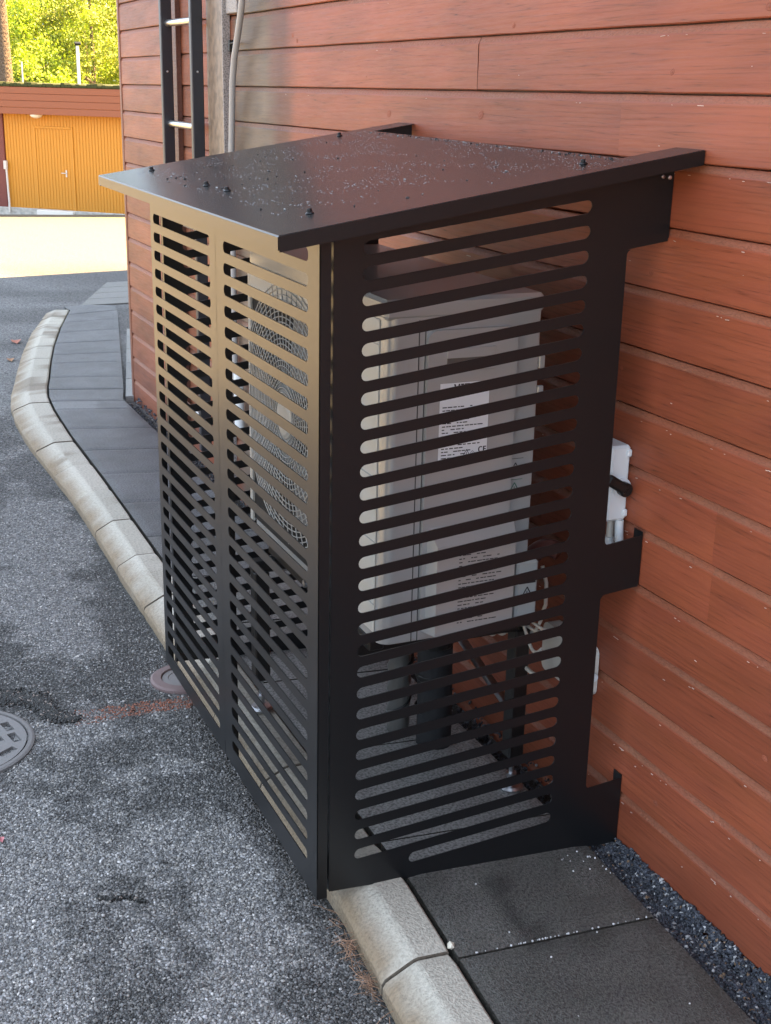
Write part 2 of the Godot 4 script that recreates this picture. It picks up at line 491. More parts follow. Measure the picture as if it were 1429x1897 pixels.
func make_kerb_and_pavement() -> void:
	var root := thing("kerb", Vector3.ZERO, "pale concrete kerb stones edging the pavement", "", "", "structure")
	var length := 0.0
	for k in KERB.size() - 1: length += KERB[k].distance_to(KERB[k + 1])
	# arc length of the joint seen at x = 0.27
	var s0 := KERB[0].distance_to(Vector2(0.27, 0.606)) - 0.44 * 4
	var prof := [Vector2(0.0, -0.16), Vector2(0.0, -0.006), Vector2(0.006, 0.0), Vector2(0.072, 0.001), Vector2(0.080, -0.001), Vector2(0.090, -0.006), Vector2(0.136, -0.031), Vector2(0.145, -0.037), Vector2(0.151, -0.048), Vector2(0.152, -0.16)]
	var cuts: Array = []
	var s := s0
	while s < length - 0.1:
		cuts.append(s)
		s += 0.437
	cuts.append(length)
	for c in cuts.size() - 1:
		var a: float = cuts[c] + 0.0035; var b: float = cuts[c + 1] - 0.0035
		if b <= 0: continue
		a = maxf(a, 0.0)
		var g := Geo.new()
		var N := 12
		var rows: Array = []
		var tint := rng.randf_range(0.9, 1.05)
		var dy := rng.randf_range(-0.003, 0.003)
		for i in N + 1:
			var t := float(i) / N
			var q := kerb_at(lerpf(a, b, t))
			var pt: Vector2 = q[0]; var nn: Vector2 = q[1]
			var row: Array = []
			var edge := 0.0 if i > 0 and i < N else 0.006
			for e in prof:
				var w: Vector2 = pt + nn * (e.x * (1.0 + 0.36 * smoothstep(-2.8, -4.8, pt.x)) + (0.003 * wob.get_noise_2d(pt.x * 9.0, e.y * 30.0) if e.x > 0.08 else 0.0))
				row.append(Vector3(w.x, pave_y(pt.x, pt.y) + 0.001 + dy + e.y - edge * (1.0 if e.y > -0.1 else 0.0), w.y))
			rows.append(row)
		var colf := func(p: Vector3, e: Vector2) -> Color:
			var base := Color(0.51, 0.475, 0.40) * tint
			var stain := smoothstep(0.16, 0.30, wob.get_noise_3d(p.x * 1.7, 5.0, p.z * 5.0) + 0.35 * wob.get_noise_2d(p.x * 6.0, p.z * 9.0)) * (0.9 if p.x > 0.2 or p.x < -3.7 else 0.35)
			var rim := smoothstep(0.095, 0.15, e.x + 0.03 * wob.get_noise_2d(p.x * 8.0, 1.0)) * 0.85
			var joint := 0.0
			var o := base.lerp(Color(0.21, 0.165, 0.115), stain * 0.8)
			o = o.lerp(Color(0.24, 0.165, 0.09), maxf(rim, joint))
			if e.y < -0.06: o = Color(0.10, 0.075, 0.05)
			return o
		for i in N:
			for k in prof.size() - 1:
				var P := [rows[i][k], rows[i][k + 1], rows[i + 1][k + 1], rows[i + 1][k]]
				var nn: Vector3 = (P[1] - P[0]).cross(P[2] - P[0]).normalized()
				var ref := Vector3(0, 1, 0) if k > 1 else Vector3(0, 0.01, -1)
				if nn.dot(ref) < 0: P.reverse(); nn = -nn
				var cc: Array = []
				for p in P:
					var idx := 0
					for e in prof.size():
						if p == rows[i][e] or p == rows[i + 1][e]: idx = e
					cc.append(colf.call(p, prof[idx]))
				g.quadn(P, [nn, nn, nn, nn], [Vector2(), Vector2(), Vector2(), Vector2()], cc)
		for i in [0, N]:
			g.col = Color(0.2, 0.17, 0.13)
			for k in range(1, prof.size() - 1):
				g.tri(rows[i][0], rows[i][k], rows[i][k + 1])
		build(g, "kerb_stone", M.kerb_concrete, root)
	# paving slabs
	var pave := thing("pavement", Vector3.ZERO, "dark concrete slab pavement along the red wall", "", "", "structure")
	var joints := [2.18, 1.71, 1.25, 0.78, 0.308, -0.16, -0.63, -1.1, -1.58, -2.05, -2.535, -3.0, -3.455, -3.885, -4.32, -4.76, -4.965, -5.28, -5.62, -6.04, -6.34, -6.76, -7.18, -7.6, -8.0, -8.4]
	for k in joints.size() - 1:
		var xa: float = joints[k] - 0.003; var xb: float = joints[k + 1] + 0.003
		var g := Geo.new()
		var zin := func(x: float) -> float: return kerb_z(x) - 0.012
		var zwall := func(x: float) -> float:
			if x > 0: return 0.087 + 0.05 * x
			if x > -5.0: return 0.09
			return 0.09 - (-5.0 - x) * 0.235
		var tilt := rng.randf_range(-0.002, 0.002)
		var dark := rng.randf_range(0.85, 1.1)
		var far := smoothstep(-1.0, -3.0, xa)
		var wet := 1.0 if k == 15 else 0.0
		var N := 14
		var pts: Array = []
		for i in N + 1:
			var row: Array = []
			for j in N + 1:
				var x := lerpf(xa, xb, float(i) / N)
				var lean := 0.0 if x > -5.3 else -float(j) / N * 0.1 * (-5.3 - x)
				var z: float = lerpf(zin.call(x), zwall.call(x), float(j) / N)
				var y := pave_y(x, z) + tilt * (float(i) / N - 0.5) + 0.002
				if i == 0 or j == 0 or i == N or j == N: y -= 0.004
				row.append(Vector3(x + lean, y, z))
			pts.append(row)
		var colf := func(p: Vector3) -> Color:
			var n1 := wob.get_noise_3d(p.x * 3.0, 2.0, p.z * 3.0)
			var n2 := wob.get_noise_3d(p.x * 9.0, 7.0, p.z * 9.0)
			var b := (0.14 + 0.045 * n1 + 0.04 * n2) * dark
			var o := Color(b * 1.03, b * 1.0, b * 0.9).lerp(Color(b * 0.98, b, b * 1.06), far)
			o = o.lerp(Color(0.42, 0.415, 0.40) * (1.0 + n1 * 0.3 + n2 * 0.2), 0.85 * smoothstep(0.0, -0.05, p.x) * smoothstep(-1.36, -1.30, p.x))
			if wet > 0: o = o.lerp(Color(0.26, 0.27, 0.28), 0.6 * smoothstep(0.1, 0.3, n1 + 0.25 + (p.z - 0.35)))
			if p.x > 0.05 and p.x < 0.32 and absf(p.z - 0.40 - (p.x - 0.15) * 0.1) < 0.028 * (1.0 + n2): o *= 0.55
			return o
		for i in N:
			for j in N:
				var P := [pts[i][j], pts[i][j + 1], pts[i + 1][j + 1], pts[i + 1][j]]
				var nn: Vector3 = (P[1] - P[0]).cross(P[2] - P[0]).normalized()
				if nn.y < 0: P.reverse(); nn = -nn
				g.quadn(P, [nn, nn, nn, nn], [Vector2(), Vector2(), Vector2(), Vector2()], [colf.call(P[0]), colf.call(P[1]), colf.call(P[2]), colf.call(P[3])])
		g.col = Color(0.075, 0.072, 0.06)
		var dn := Vector3(0, -0.06, 0)
		for i in N:
			g.quad(pts[i][0] + dn, pts[i][0], pts[i + 1][0], pts[i + 1][0] + dn)
			g.quad(pts[i + 1][N] + dn, pts[i + 1][N], pts[i][N], pts[i][N] + dn)
			g.quad(pts[0][i + 1] + dn, pts[0][i + 1], pts[0][i], pts[0][i] + dn)
			g.quad(pts[N][i] + dn, pts[N][i], pts[N][i + 1], pts[N][i + 1] + dn)
		build(g, "paving_slab", M.slab_concrete, pave)
	# flush pavers beyond the end of the kerb and the light edging by the corner
	for k in 4:
		var g := Geo.new()
		g.col = Color(0.22, 0.215, 0.20) * rng.randf_range(0.9, 1.1)
		var xa := -8.5 - k * 0.30
		var ya := ground_y(xa, 0) + 0.012
		g.hexa([V(xa - 0.29, ya - 0.1, -0.48 - k * 0.12), V(xa, ya - 0.1, -0.36 - k * 0.12), V(xa - 0.06, ya - 0.1, -1.5), V(xa - 0.35, ya - 0.1, -1.5), V(xa - 0.29, ya, -0.48 - k * 0.12), V(xa, ya, -0.36 - k * 0.12), V(xa - 0.06, ya, -1.5), V(xa - 0.35, ya, -1.5)])
		build(g, "paver", M.slab_concrete, pave)
	for k in 7:
		var g := Geo.new()
		g.col = Color(0.30, 0.30, 0.29) * rng.randf_range(0.85, 1.1)
		var xa := -5.1 - k * 0.5
		var xb := xa - 0.49
		var z0 := 0.075 - (-5.0 - xa) * 0.235; var z1 := 0.075 - (-5.0 - xb) * 0.235
		var y0 := pave_y(xa, z0) - 0.008; var y1 := pave_y(xb, z1) - 0.008
		g.hexa([V(xb, y1 - 0.05, z1), V(xa, y0 - 0.05, z0), V(xa, y0 - 0.05, z0 - 0.16), V(xb, y1 - 0.05, z1 - 0.16), V(xb, y1, z1), V(xa, y0, z0), V(xa, y0, z0 - 0.16), V(xb, y1, z1 - 0.16)])
		build(g, "edging_stone", M.kerb_concrete, pave)
	# soil under the joints
	var gb := Geo.new()
	gb.col = Color(0.018, 0.016, 0.012)
	gb.box(V(-5.0, -0.19, 0.02), V(2.2, -0.163, 0.6))
	tag(build(gb, "soil_bed", M.slab_concrete), "dark soil under the paving joints", "", "", "structure")
	# dark gravel strip along the wall
	var xf: Array = []; var cl: Array = []
	for t in 26000:
		var x := rng.randf_range(-0.25, 1.5) if t > 3000 else rng.randf_range(-5.0, -0.25)
		var z := rng.randf_range(0.002, 0.10 + maxf(x, 0) * 0.05)
		var r := rng.randf_range(0.0022, 0.0055)
		if rng.randf() < 0.02: r *= 1.6
		var b := rng.randf_range(0.012, 0.075)
		var col := Color(b * 0.85, b * 0.95, b * 1.2)
		var h := rng.randf()
		if h < 0.05: col = gr(rng.randf_range(0.2, 0.5))
		elif h < 0.09: col = Color(0.2, 0.13, 0.08)
		var y := -0.158 + 0.012 * wob.get_noise_2d(x * 7.0, z * 20.0) + 0.03 * smoothstep(0.04, 0.0, z) + rng.randf() * 0.006
		xf.append(Transform3D(Basis.from_euler(Vector3(rng.randf() * 3, rng.randf() * TAU, rng.randf() * 3)).scaled_local(Vector3(r * 1.3, r * 0.8, r)), Vector3(x, y, z)))
		cl.append(col)
	tag(scatter(pebble(4), xf, cl, "wall_gravel", M.stone), "dark gravel strip between the slabs and the red wall", "gravel", "", "stuff")

# ------------------------------------------------------------------ red house
func paint(x: float, y: float) -> Color:
	var n := wob.get_noise_2d(x * 1.5, y * 6.0) * 0.22 + wob2.get_noise_2d(x * 6.0, y * 14.0) * 0.09
	var o := Color(0.275, 0.074, 0.036) * (1.0 + n)
	var brown := smoothstep(-3.7, -4.1, x)
	o = o.lerp(Color(0.25, 0.085, 0.046) * (1.0 + n * 2.0), brown)
	var bare := smoothstep(-2.76, -2.90, x + 0.03 * wob.get_noise_2d(y * 7.0, 3.0)) * smoothstep(-3.4, -3.3, x)
	var m := 0.5 + 0.5 * wob.get_noise_2d(x * 14.0, y * 10.0)
	o = o.lerp(Color(0.15, 0.11, 0.08) * (0.35 + 1.1 * m), bare)
	var dark_band := smoothstep(-2.9, -2.8, x) * smoothstep(-2.58, -2.72, x)  # darker vertical band right of the duct, soft at both edges
	return o.lerp(Color(0.05, 0.022, 0.017), dark_band * 0.7)

func board_mesh(x0: float, x1: float, yb: float, p: float, sd: float) -> ArrayMesh:
	var face := Geo.new()
	var ledge := Geo.new()
	var N := clampi(int((x1 - x0) / 0.09), 2, 60)
	var pf := [Vector2(0.0035, -0.025), Vector2(0.0035, -0.003), Vector2(0.006, 0.0), Vector2(p * 0.3, 0.0005), Vector2(p * 0.6, 0.0), Vector2(p - 0.018, 0.0), Vector2(p - 0.015, -0.0013)]
	var lf := [Vector2(p - 0.015, -0.0013), Vector2(p - 0.008, -0.0045), Vector2(p - 0.0005, -0.0085), Vector2(p + 0.0015, -0.025)]
	for set_ in [[face, pf], [ledge, lf]]:
		var g: Geo = set_[0]
		var prof: Array = set_[1]
		for i in N:
			var xa := lerpf(x0, x1, float(i) / N); var xb := lerpf(x0, x1, float(i + 1) / N)
			for k in prof.size() - 1:
				var e: Vector2 = prof[k]; var f: Vector2 = prof[k + 1]
				var W := func(x: float, q: Vector2) -> Vector3:
					return Vector3(x, q.x + 0.0012 * wob2.get_noise_2d(x * 3.0, sd + q.x * 3.0), q.y + 0.0012 * wob2.get_noise_2d(x * 2.0, sd * 3.0 + q.x * 20.0) * (1.0 if q.y > -0.015 else 0.0))
				var P := [W.call(xa, e), W.call(xb, e), W.call(xb, f), W.call(xa, f)]
				var nn := Vector3(0, -(f.y - e.y), f.x - e.x).normalized()
				if k < 2 and g == face: nn = Vector3(0, -1, 0.2).normalized() if k == 0 else Vector3(0, -0.6, 0.8)
				var ne := nn; var nf := nn
				var cc: Array = []; var uv: Array = []
				for q in P:
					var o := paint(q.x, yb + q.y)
					o *= 0.86 + 0.24 * fposmod(sd * 7.31, 1.0)
					if g == ledge:
						var worn := 0.45 + 0.4 * wob2.get_noise_2d(q.x * 4.0, sd)
						o = o.lerp(Color(0.27, 0.125, 0.075), clampf(worn, 0.05, 0.85))
					cc.append(o)
					uv.append(Vector2(q.x + sd * 3.7, q.y + sd * 1.9))
				g.quadn(P, [ne, ne, nf, nf], uv, cc)
	for e in [[x0, -1.0], [x1, 1.0]]:
		face.col = Color(0.09, 0.035, 0.025)
		var poly := [Vector3(e[0], 0.003, -0.02), Vector3(e[0], 0.003, -0.003), Vector3(e[0], 0.006, 0), Vector3(e[0], p - 0.018, 0), Vector3(e[0], p - 0.004, -0.012), Vector3(e[0], p - 0.004, -0.022)]
		for k in range(1, 5):
			if e[1] < 0: face.tri(poly[0], poly[k], poly[k + 1])
			else: face.tri(poly[0], poly[k + 1], poly[k])
	var m := face.mesh()
	ledge.into(m)
	return m

func make_house() -> void:
	var house := thing("wooden_house", Vector3.ZERO, "large building clad in red horizontal boards behind the black louvred cover", "building")
	var wall := Node3D.new()
	wall.name = "wall"
	house.add_child(wall)
	wall.position = Vector3(0.28, 0, 0)
	wall.rotation.z = 0.0075
	var P := 0.1368
	var known := {7: [0.258], 8: [0.262], 0: [-0.901], 1: [-0.206]}
	for k in range(-7, 15):
		var yb := 1.781 - P * (k + 1)
		var ends: Array = [9.8, -5.12]
		var cut: Array = []
		if known.has(k): cut = known[k].duplicate()
		if k % 4 == 1: cut.append(rng.randf_range(1.9, 2.6))
		cut.append(-3.95)
		cut.append(rng.randf_range(3.0, 6.5))
		if k % 5 == 2 and not known.has(k): cut.append(rng.randf_range(-2.4, -1.5))
		ends.append_array(cut)
		ends.sort()
		for e in ends.size() - 1:
			var sd := rng.randf() * 10.0
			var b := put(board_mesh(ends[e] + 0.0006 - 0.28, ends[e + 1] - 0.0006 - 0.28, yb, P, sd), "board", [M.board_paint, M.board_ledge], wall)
			b.position = Vector3(0, yb, rng.randf_range(-0.001, 0.001))
	# structure behind the boards, the end wall and roof
	var g := Geo.new()
	g.box(V(-5.09, -0.6, -6.0), V(9.9, 2.62, -0.024))
	build(g, "wall_core", M.trim_brown, house)
	g = Geo.new()
	g.col = Color(0.2, 0.08, 0.05)
	g.box(V(-5.135, -0.2, -6.0), V(-5.095, 2.62, 0.004), 0.003)
	build(g, "end_wall", M.board_paint, house)
	g = Geo.new()
	g.box(V(-5.5, 2.62, -6.4), V(10.3, 2.86, 0.38), 0.01)
	build(g, "roof", M.roof_felt, house)
	g = Geo.new()
	g.col = Color(0.155, 0.07, 0.048)
	g.box(V(-4.03, -0.12, -0.001), V(-3.865, 2.6, 0.024), 0.003)
	build(g, "batten", M.board_paint, house)
	# unseen block added behind the house, shaped to throw the far edge of shade
	g = Geo.new()
	g.prism(PackedVector2Array([Vector2(-10.65, 2.2), Vector2(-5.6, 2.2), Vector2(-5.6, 9.0), Vector2(-6.4, 9.0)]), func(p: Vector2, d: float) -> Vector3: return Vector3(p.x, d, -p.y), -0.6, 4.85)
	build(g, "added_shade_block", M.plinth, house)
	# slivers of flaking paint along the ledges
	var xf: Array = []; var cl: Array = []
	var sl := Geo.new()
	sl.box(V(-1, -1, -1), V(1, 1, 1))
	for t in 260:
		var k := rng.randi_range(-2, 13)
		var x := rng.randf_range(-0.2, 1.0) if t > 120 else rng.randf_range(-2.5, 0.6)
		var up := rng.randf() < 0.85
		var y := 1.781 - P * k + 0.0075 * (x - 0.28) + (-0.019 - absf(rng.randfn(0, 0.003)) if up else -0.03 - rng.randf() * 0.08)
		var z := 0.0007 if up else 0.0012
		xf.append(Transform3D(Basis.from_euler(Vector3(0, 0, rng.randfn(-0.02, 0.06))).scaled_local(Vector3(rng.randf_range(0.001, 0.004) * (3.0 if rng.randf() < 0.15 else 1.0), rng.randf_range(0.00025, 0.0007), 0.0008)), Vector3(x, y, z)))
		cl.append(Color(1, 1, 1))
	scatter(sl.mesh(), xf, cl, "paint_flakes", M.flake, house)
	# painted-over knots, a little proud of the boards
	xf = []; cl = []
	var kn := Geo.new()
	kn.lathe([Vector2(1.0, 0.0), Vector2(0.8, 0.35), Vector2(0.5, 0.2), Vector2(0.25, 0.5), Vector2(0.0, 0.6)], Vector3.ZERO, Vector3.BACK, 16)
	for t in 70:
		var k := rng.randi_range(-6, 13)
		var x := rng.randf_range(-2.6, 1.1)
		var y := 1.781 - P * k + 0.0075 * (x - 0.28) - rng.randf_range(0.04, 0.12)
		var r := rng.randf_range(0.005, 0.012)
		xf.append(Transform3D(Basis.from_euler(Vector3(0, 0, rng.randfn(0, 0.3))).scaled_local(Vector3(r * 1.4, r, 0.0016)), Vector3(x, y, 0.0002)))
		var pc := paint(x, y) * rng.randf_range(0.80, 0.98)
		cl.append(pc)
	scatter(kn.mesh(), xf, cl, "knots", M.dry_leaf, house)

# ------------------------------------------------------------------ garage
func make_garage() -> void:
	var s := 1.8
	var eye := Vector3(2.3522, 1.66, 1.7059)
	var A := eye + s * (Vector3(-16.47, -0.2, -0.85) - eye)
	var root := thing("garage", A, "low ochre yellow outbuilding with a red fascia across the sunlit yard", "garage")
	root.basis = Basis(Vector3(0.7041, 0, -0.7101), Vector3.UP, Vector3(0.7101, 0, 0.7041))
	var L := 9.0
	var g := Geo.new()
	g.box(V(-6.0, -0.6, -6.0), V(L, 0.2, 0.04), 0.01)
	build(g, "plinth", M.plinth, root)
	# ribbed yellow cladding
	g = Geo.new()
	g.box(V(0.29, 0.2, -5.9), V(L, 2.62, -0.02))
	var x := 0.30
	while x < L:
		if x < 1.14 or x > 2.2: g.box(V(x, 0.2, -0.02), V(x + 0.06, 2.6, -0.009), 0.003)
		else: g.box(V(x, 2.13, -0.02), V(x + 0.06, 2.6, -0.009), 0.003)
		x += 0.085
	build(g, "cladding", M.ochre, root)
	g = Geo.new()
	x = 1.19
	g.box(V(1.18, 0.22, -0.03), V(2.18, 2.08, -0.013))
	while x < 2.12:
		g.box(V(x, 0.23, -0.013), V(x + 0.06, 2.07, -0.002), 0.003)
		x += 0.085
	var door := build(g, "door", M.ochre, root)
	g = Geo.new()
	g.box(V(1.13, 0.2, -0.02), V(1.18, 2.13, 0.008), 0.003)
	g.box(V(2.18, 0.2, -0.02), V(2.23, 2.13, 0.008), 0.003)
	g.box(V(1.182, 2.082, -0.02), V(2.178, 2.13, 0.008), 0.003)
	build(g, "frame", M.ochre, door)
	g = Geo.new()
	g.box(V(1.98, 0.98, -0.001), V(2.02, 1.14, 0.008), 0.003)
	g.tube([V(2.0, 1.07, 0.0), V(2.0, 1.07, 0.05), V(1.89, 1.07, 0.055)], 0.011, 8)
	build(g, "handle", M.pale_metal, door)
	g = Geo.new()
	g.box(V(1.17, 0.0, 0.0), V(2.2, 0.185, 0.12), 0.008)
	build(g, "door_step", M.lamp_white, root)
	g = Geo.new()
	for k in 4:
		g.box(V(-6.2, 2.40 + k * 0.155, 0.30), V(L + 0.2, 2.40 + k * 0.155 + 0.15, 0.33), 0.006)
	g.box(V(-6.2, 2.56, -6.2), V(L + 0.2, 2.99, 0.299))
	build(g, "fascia", M.fascia_red, root)
	g = Geo.new()
	for k in 150:
		var xa := -6.2 + k * 0.1
		var h := 3.10 + rng.randf_range(-0.02, 0.03)
		g.box(V(xa, 3.022, 0.1), V(xa + 0.1, h, 0.345 + rng.randf_range(0, 0.02)), 0.01)
	g.box(V(-6.2, 3.0, -6.2), V(L, 3.06, 0.1))
	build(g, "mossy_roof_edge", M.moss, root)
	g = Geo.new()
	g.box(V(-6.0, 0.2, -5.9), V(0.28, 2.56, 0.03), 0.01)
	build(g, "red_wall", M.dark_red, root)
	g = Geo.new()
	var prof: Array = []
	for k in 9: prof.append(Vector2(0.15 * cos(PI / 2 * k / 8.0), -0.09 * sin(PI / 2 * k / 8.0)))
	prof.reverse()
	g.lathe(prof, V(1.36, 2.40, 0.17), Vector3.UP, 20)
	build(g, "eave_lamp", M.lamp_white, root)
	g = Geo.new()
	g.tube([V(0.33, 1.25, 0.06), V(0.36, 0.3, 0.07), V(0.37, 0.08, 0.1)], 0.025, 10)
	g.box(V(0.28, 1.1, 0.03), V(0.36, 1.3, 0.1), 0.005)
	build(g, "drain_pipe", M.pale_metal, root)

# ------------------------------------------------------------------ trees
func leaf_mesh() -> ArrayMesh:
	var g := Geo.new()
	var p := [V(0, 0, 0), V(0.28, 0.05, 0.45), V(0, 0.0, 1.0), V(-0.28, 0.05, 0.45)]
	g.tri(p[0], p[1], p[2]); g.tri(p[0], p[2], p[3])
	return g.mesh()

func make_trees() -> void:
	var leaf := leaf_mesh()
	# [x, z, height, crown radius, hue 0 fresh .. 1 olive, leaves]
	var list := [
		[-44.0, -4.6, 7.2, 2.6, 0.1, 26000], [-46.0, -8.4, 6.8, 2.5, 0.55, 26000], [-49.0, -6.6, 7.8, 3.2, 0.0, 26000], [-43.0, -12.0, 5.2, 2.0, 0.6, 4000], [-45.0, -1.2, 7.5, 2.8, 0.3, 7000],
		[-54.0, -3.0, 8.2, 3.4, 0.4, 9000], [-55.0, -10.0, 8.0, 3.2, 0.7, 9000], [-48.0, 4.0, 7.0, 3.0, 0.2, 5000], [-47.0, 10.0, 7.0, 3.0, 0.5, 5000], [-50.0, 17.0, 8.0, 3.4, 0.3, 5000],
		[-44.0, 24.0, 7.0, 3.2, 0.1, 5000], [-36.0, 30.0, 8.0, 3.4, 0.5, 5000], [-24.0, 34.0, 8.0, 3.6, 0.2, 5000]]
	var words := ["fresh green bushy tree nearest the pine trunk behind the garage", "olive green tree right of the pale post behind the garage", "tall bright green tree between and behind the other two over the garage roof", "olive tree hidden past the house corner on the right", "bushy green tree left of the pine trunk", "tall tree in the far row left over the garage", "dark olive tall tree in the far row right", "fresh broad tree left of the garage", "olive broad tree further left of the garage", "broad tree at the far left of the yard", "bright tree at the left end of the yard", "olive tree across the yard opposite the house", "green tree farthest opposite the house"]
	for t in list.size():
		var d: Array = list[t]
		var gy := ground_y(d[0], d[1])
		var root := thing("leafy_tree", Vector3(d[0], gy, d[1]), words[t], "tree", "trees beyond the garage")
		var g := Geo.new()
		g.tube([V(0, -0.2, 0), V(0.05, d[2] * 0.3, 0.04), V(-0.05, d[2] * 0.6, 0), V(0.02, d[2] * 0.9, 0.05)], 0.13, 8, 0.04)
		for k in 4:
			var a := k * 2.4
			var h: float = d[2] * (0.22 + 0.08 * k)
			var q: Vector3 = V(cos(a), 0.55, sin(a)) * (d[3] * 0.75)
			g.tube([V(0, h, 0), V(0, h, 0) + q * 0.5 + V(0, -0.1, 0), V(0, h, 0) + q], 0.07, 6, 0.02)
		build(g, "trunk", M.bark, root)
		var xf: Array = []; var cl: Array = []
		var clumps: Array = []
		for k in 90:
			var h := rng.randf()
			var rad: float = d[3] * sqrt(maxf(0.05, 1.0 - pow((h - 0.42) / 0.6, 2))) * sqrt(rng.randf_range(0.25, 1.0))
			var a := rng.randf() * TAU
			clumps.append([V(cos(a) * rad, d[2] * (0.06 + 0.92 * h), sin(a) * rad), rng.randf_range(0.35, 0.75) * d[3] / 3.0, rng.randf_range(0.65, 1.35)])
		for k in d[5]:
			var c: Array = clumps[rng.randi() % clumps.size()]
			var q: Vector3 = Vector3(rng.randfn(), rng.randfn() * 0.75, rng.randfn()) * c[1] * 0.6
			var sz := rng.randf_range(0.08, 0.16)
			xf.append(Transform3D(Basis.from_euler(Vector3(rng.randfn(0.5, 0.7), rng.randf() * TAU, rng.randfn(0, 0.6))).scaled_local(Vector3(sz, sz, sz)), c[0] + q))
			var o := Color(0.30, 0.40, 0.045).lerp(Color(0.34, 0.36, 0.09), clampf(d[4] + rng.randfn(0, 0.2), 0, 1))
			cl.append(o * c[2] * rng.randf_range(0.8, 1.15))
		scatter(leaf, xf, cl, "crown", M.leaf, root)
	# pine trunk in front of them
	var root := thing("pine_tree", Vector3(-37.4, ground_y(-37.4, 0), -4.02), "thick bare pine trunk at the photo's top left corner above the garage", "tree")
	var g := Geo.new()
	g.tube([V(0, -0.3, 0), V(0.02, 3.0, 0.0), V(0.0, 6.0, 0.03), V(0.1, 12.0, 0.0)], 0.36, 16, 0.2)
	build(g, "trunk", M.bark, root)
	var xf: Array = []; var cl: Array = []
	for k in 5000:
		var a := rng.randf() * TAU
		var rad := sqrt(rng.randf()) * 2.6
		xf.append(Transform3D(Basis.from_euler(Vector3(rng.randf() * 3, rng.randf() * TAU, rng.randf() * 3)).scaled_local(Vector3.ONE * 0.25), V(cos(a) * rad, rng.randf_range(8.5, 13.0), sin(a) * rad)))
		cl.append(Color(0.05, 0.08, 0.02) * rng.randf_range(0.6, 1.4))
	scatter(leaf, xf, cl, "crown", M.leaf, root)
	# undergrowth behind the garage
	var xb: Array = []; var cb: Array = []
	for k in 60000:
		var p := V(rng.randf_range(-64, -57), -1.9 + 8.2 * pow(rng.randf(), 0.8), rng.randf_range(-16, 2))
		var sz := rng.randf_range(0.2, 0.36)
		xb.append(Transform3D(Basis.from_euler(Vector3(rng.randfn(0.5, 0.7), rng.randf() * TAU, rng.randfn(0, 0.6))).scaled_local(Vector3(sz, sz, sz)), p))
		cb.append(Color(0.24, 0.30, 0.035) * rng.randf_range(0.5, 1.3))
	tag(scatter(leaf, xb, cb, "undergrowth", M.leaf), "green undergrowth behind the trees", "bushes", "", "stuff")
	# pale posts seen over the garage roof
	for e in [[-35.0, 2.35, 0.042, "white post with a dark cap standing above the garage roof", 145.5], [-40.0, 1.95, 0.022, "thin pale post beside the pine trunk above the garage roof", 41.0]]:
		var f: float = 2421.39
		var dir := Basis.from_euler(Vector3(-0.3196, 1.1495, 0.0213)) * Vector3((e[4] - 714.5) / f, -(130.0 - 948.5) / f, -1)
		var p: Vector3 = Vector3(2.3522, 1.66, 1.7059) + dir * ((e[0] - 2.3522) / dir.x)
		var gy := ground_y(p.x, p.z)
		var pr := thing("pale_post", Vector3(p.x, gy, p.z), e[3], "post", "posts behind the garage")
		var gg := Geo.new()
		gg.tube([V(0, -0.2, 0), V(0, e[1] - gy, 0)], e[2], 10)
		build(gg, "shaft", M.lamp_white, pr)
		if e[2] > 0.03:
			gg = Geo.new()
			gg.xf = Transform3D(Basis.from_euler(Vector3(0, 0, -0.5)), V(0, e[1] - gy + 0.06, 0))
			gg.box(V(-0.05, -0.03, -0.09), V(0.05, 0.03, 0.07), 0.01)
			build(gg, "cap", M.black_plastic, pr)

# ------------------------------------------------------------------ the louvred cover
func cell(g: Geo, f: Callable, ua: float, ub: float, va: float, vb: float, h0: float, h1: float, vm: float, rv: float, ru: float, t: float) -> void:
	# plate cell ua..ub, va(bottom)..vb(top) with a round-ended hole h0..h1 round vm
	var two := func(a: Vector2, b: Vector2, c: Vector2) -> void:
		if (b - a).cross(c - a) < 0:
			var k := b; b = c; c = k
		g.tri(f.call(a, t), f.call(b, t), f.call(c, t))
		g.tri(f.call(a, -t), f.call(c, -t), f.call(b, -t))
	var S := 8
	var lt: Array = []; var rt: Array = []
	for k in S + 1:
		var a := PI / 2 - PI * k / S
		rt.append(Vector2(h1 - ru + ru * cos(a), vm + rv * sin(a)))
		lt.append(Vector2(h0 + ru - ru * cos(a), vm + rv * sin(a)))
	var TL := Vector2(ua, vb); var TR := Vector2(ub, vb); var BL := Vector2(ua, va); var BR := Vector2(ub, va)
	for k in S:
		two.call(TL if k < S / 2 else BL, lt[k], lt[k + 1])
		two.call(TR if k < S / 2 else BR, rt[k], rt[k + 1])
	two.call(TL, BL, lt[S / 2]); two.call(TR, BR, rt[S / 2])
	two.call(TL, TR, rt[0]); two.call(TL, rt[0], lt[0])
	two.call(BL, BR, rt[S]); two.call(BL, rt[S], lt[S])
	var loop: Array = []
	for k in S + 1: loop.append(rt[k])
	for k in S + 1: loop.append(lt[S - k])
	for k in loop.size():
		var a: Vector2 = loop[k]; var b: Vector2 = loop[(k + 1) % loop.size()]
		g.quad(f.call(a, -t), f.call(b, -t), f.call(b, t), f.call(a, t))

func plate(g: Geo, poly: Array, f: Callable, t: float) -> void:
	g.prism(PackedVector2Array(poly), f, -t, t)

func roof_y(z: float) -> float: return 1.538 - 0.1609 * z

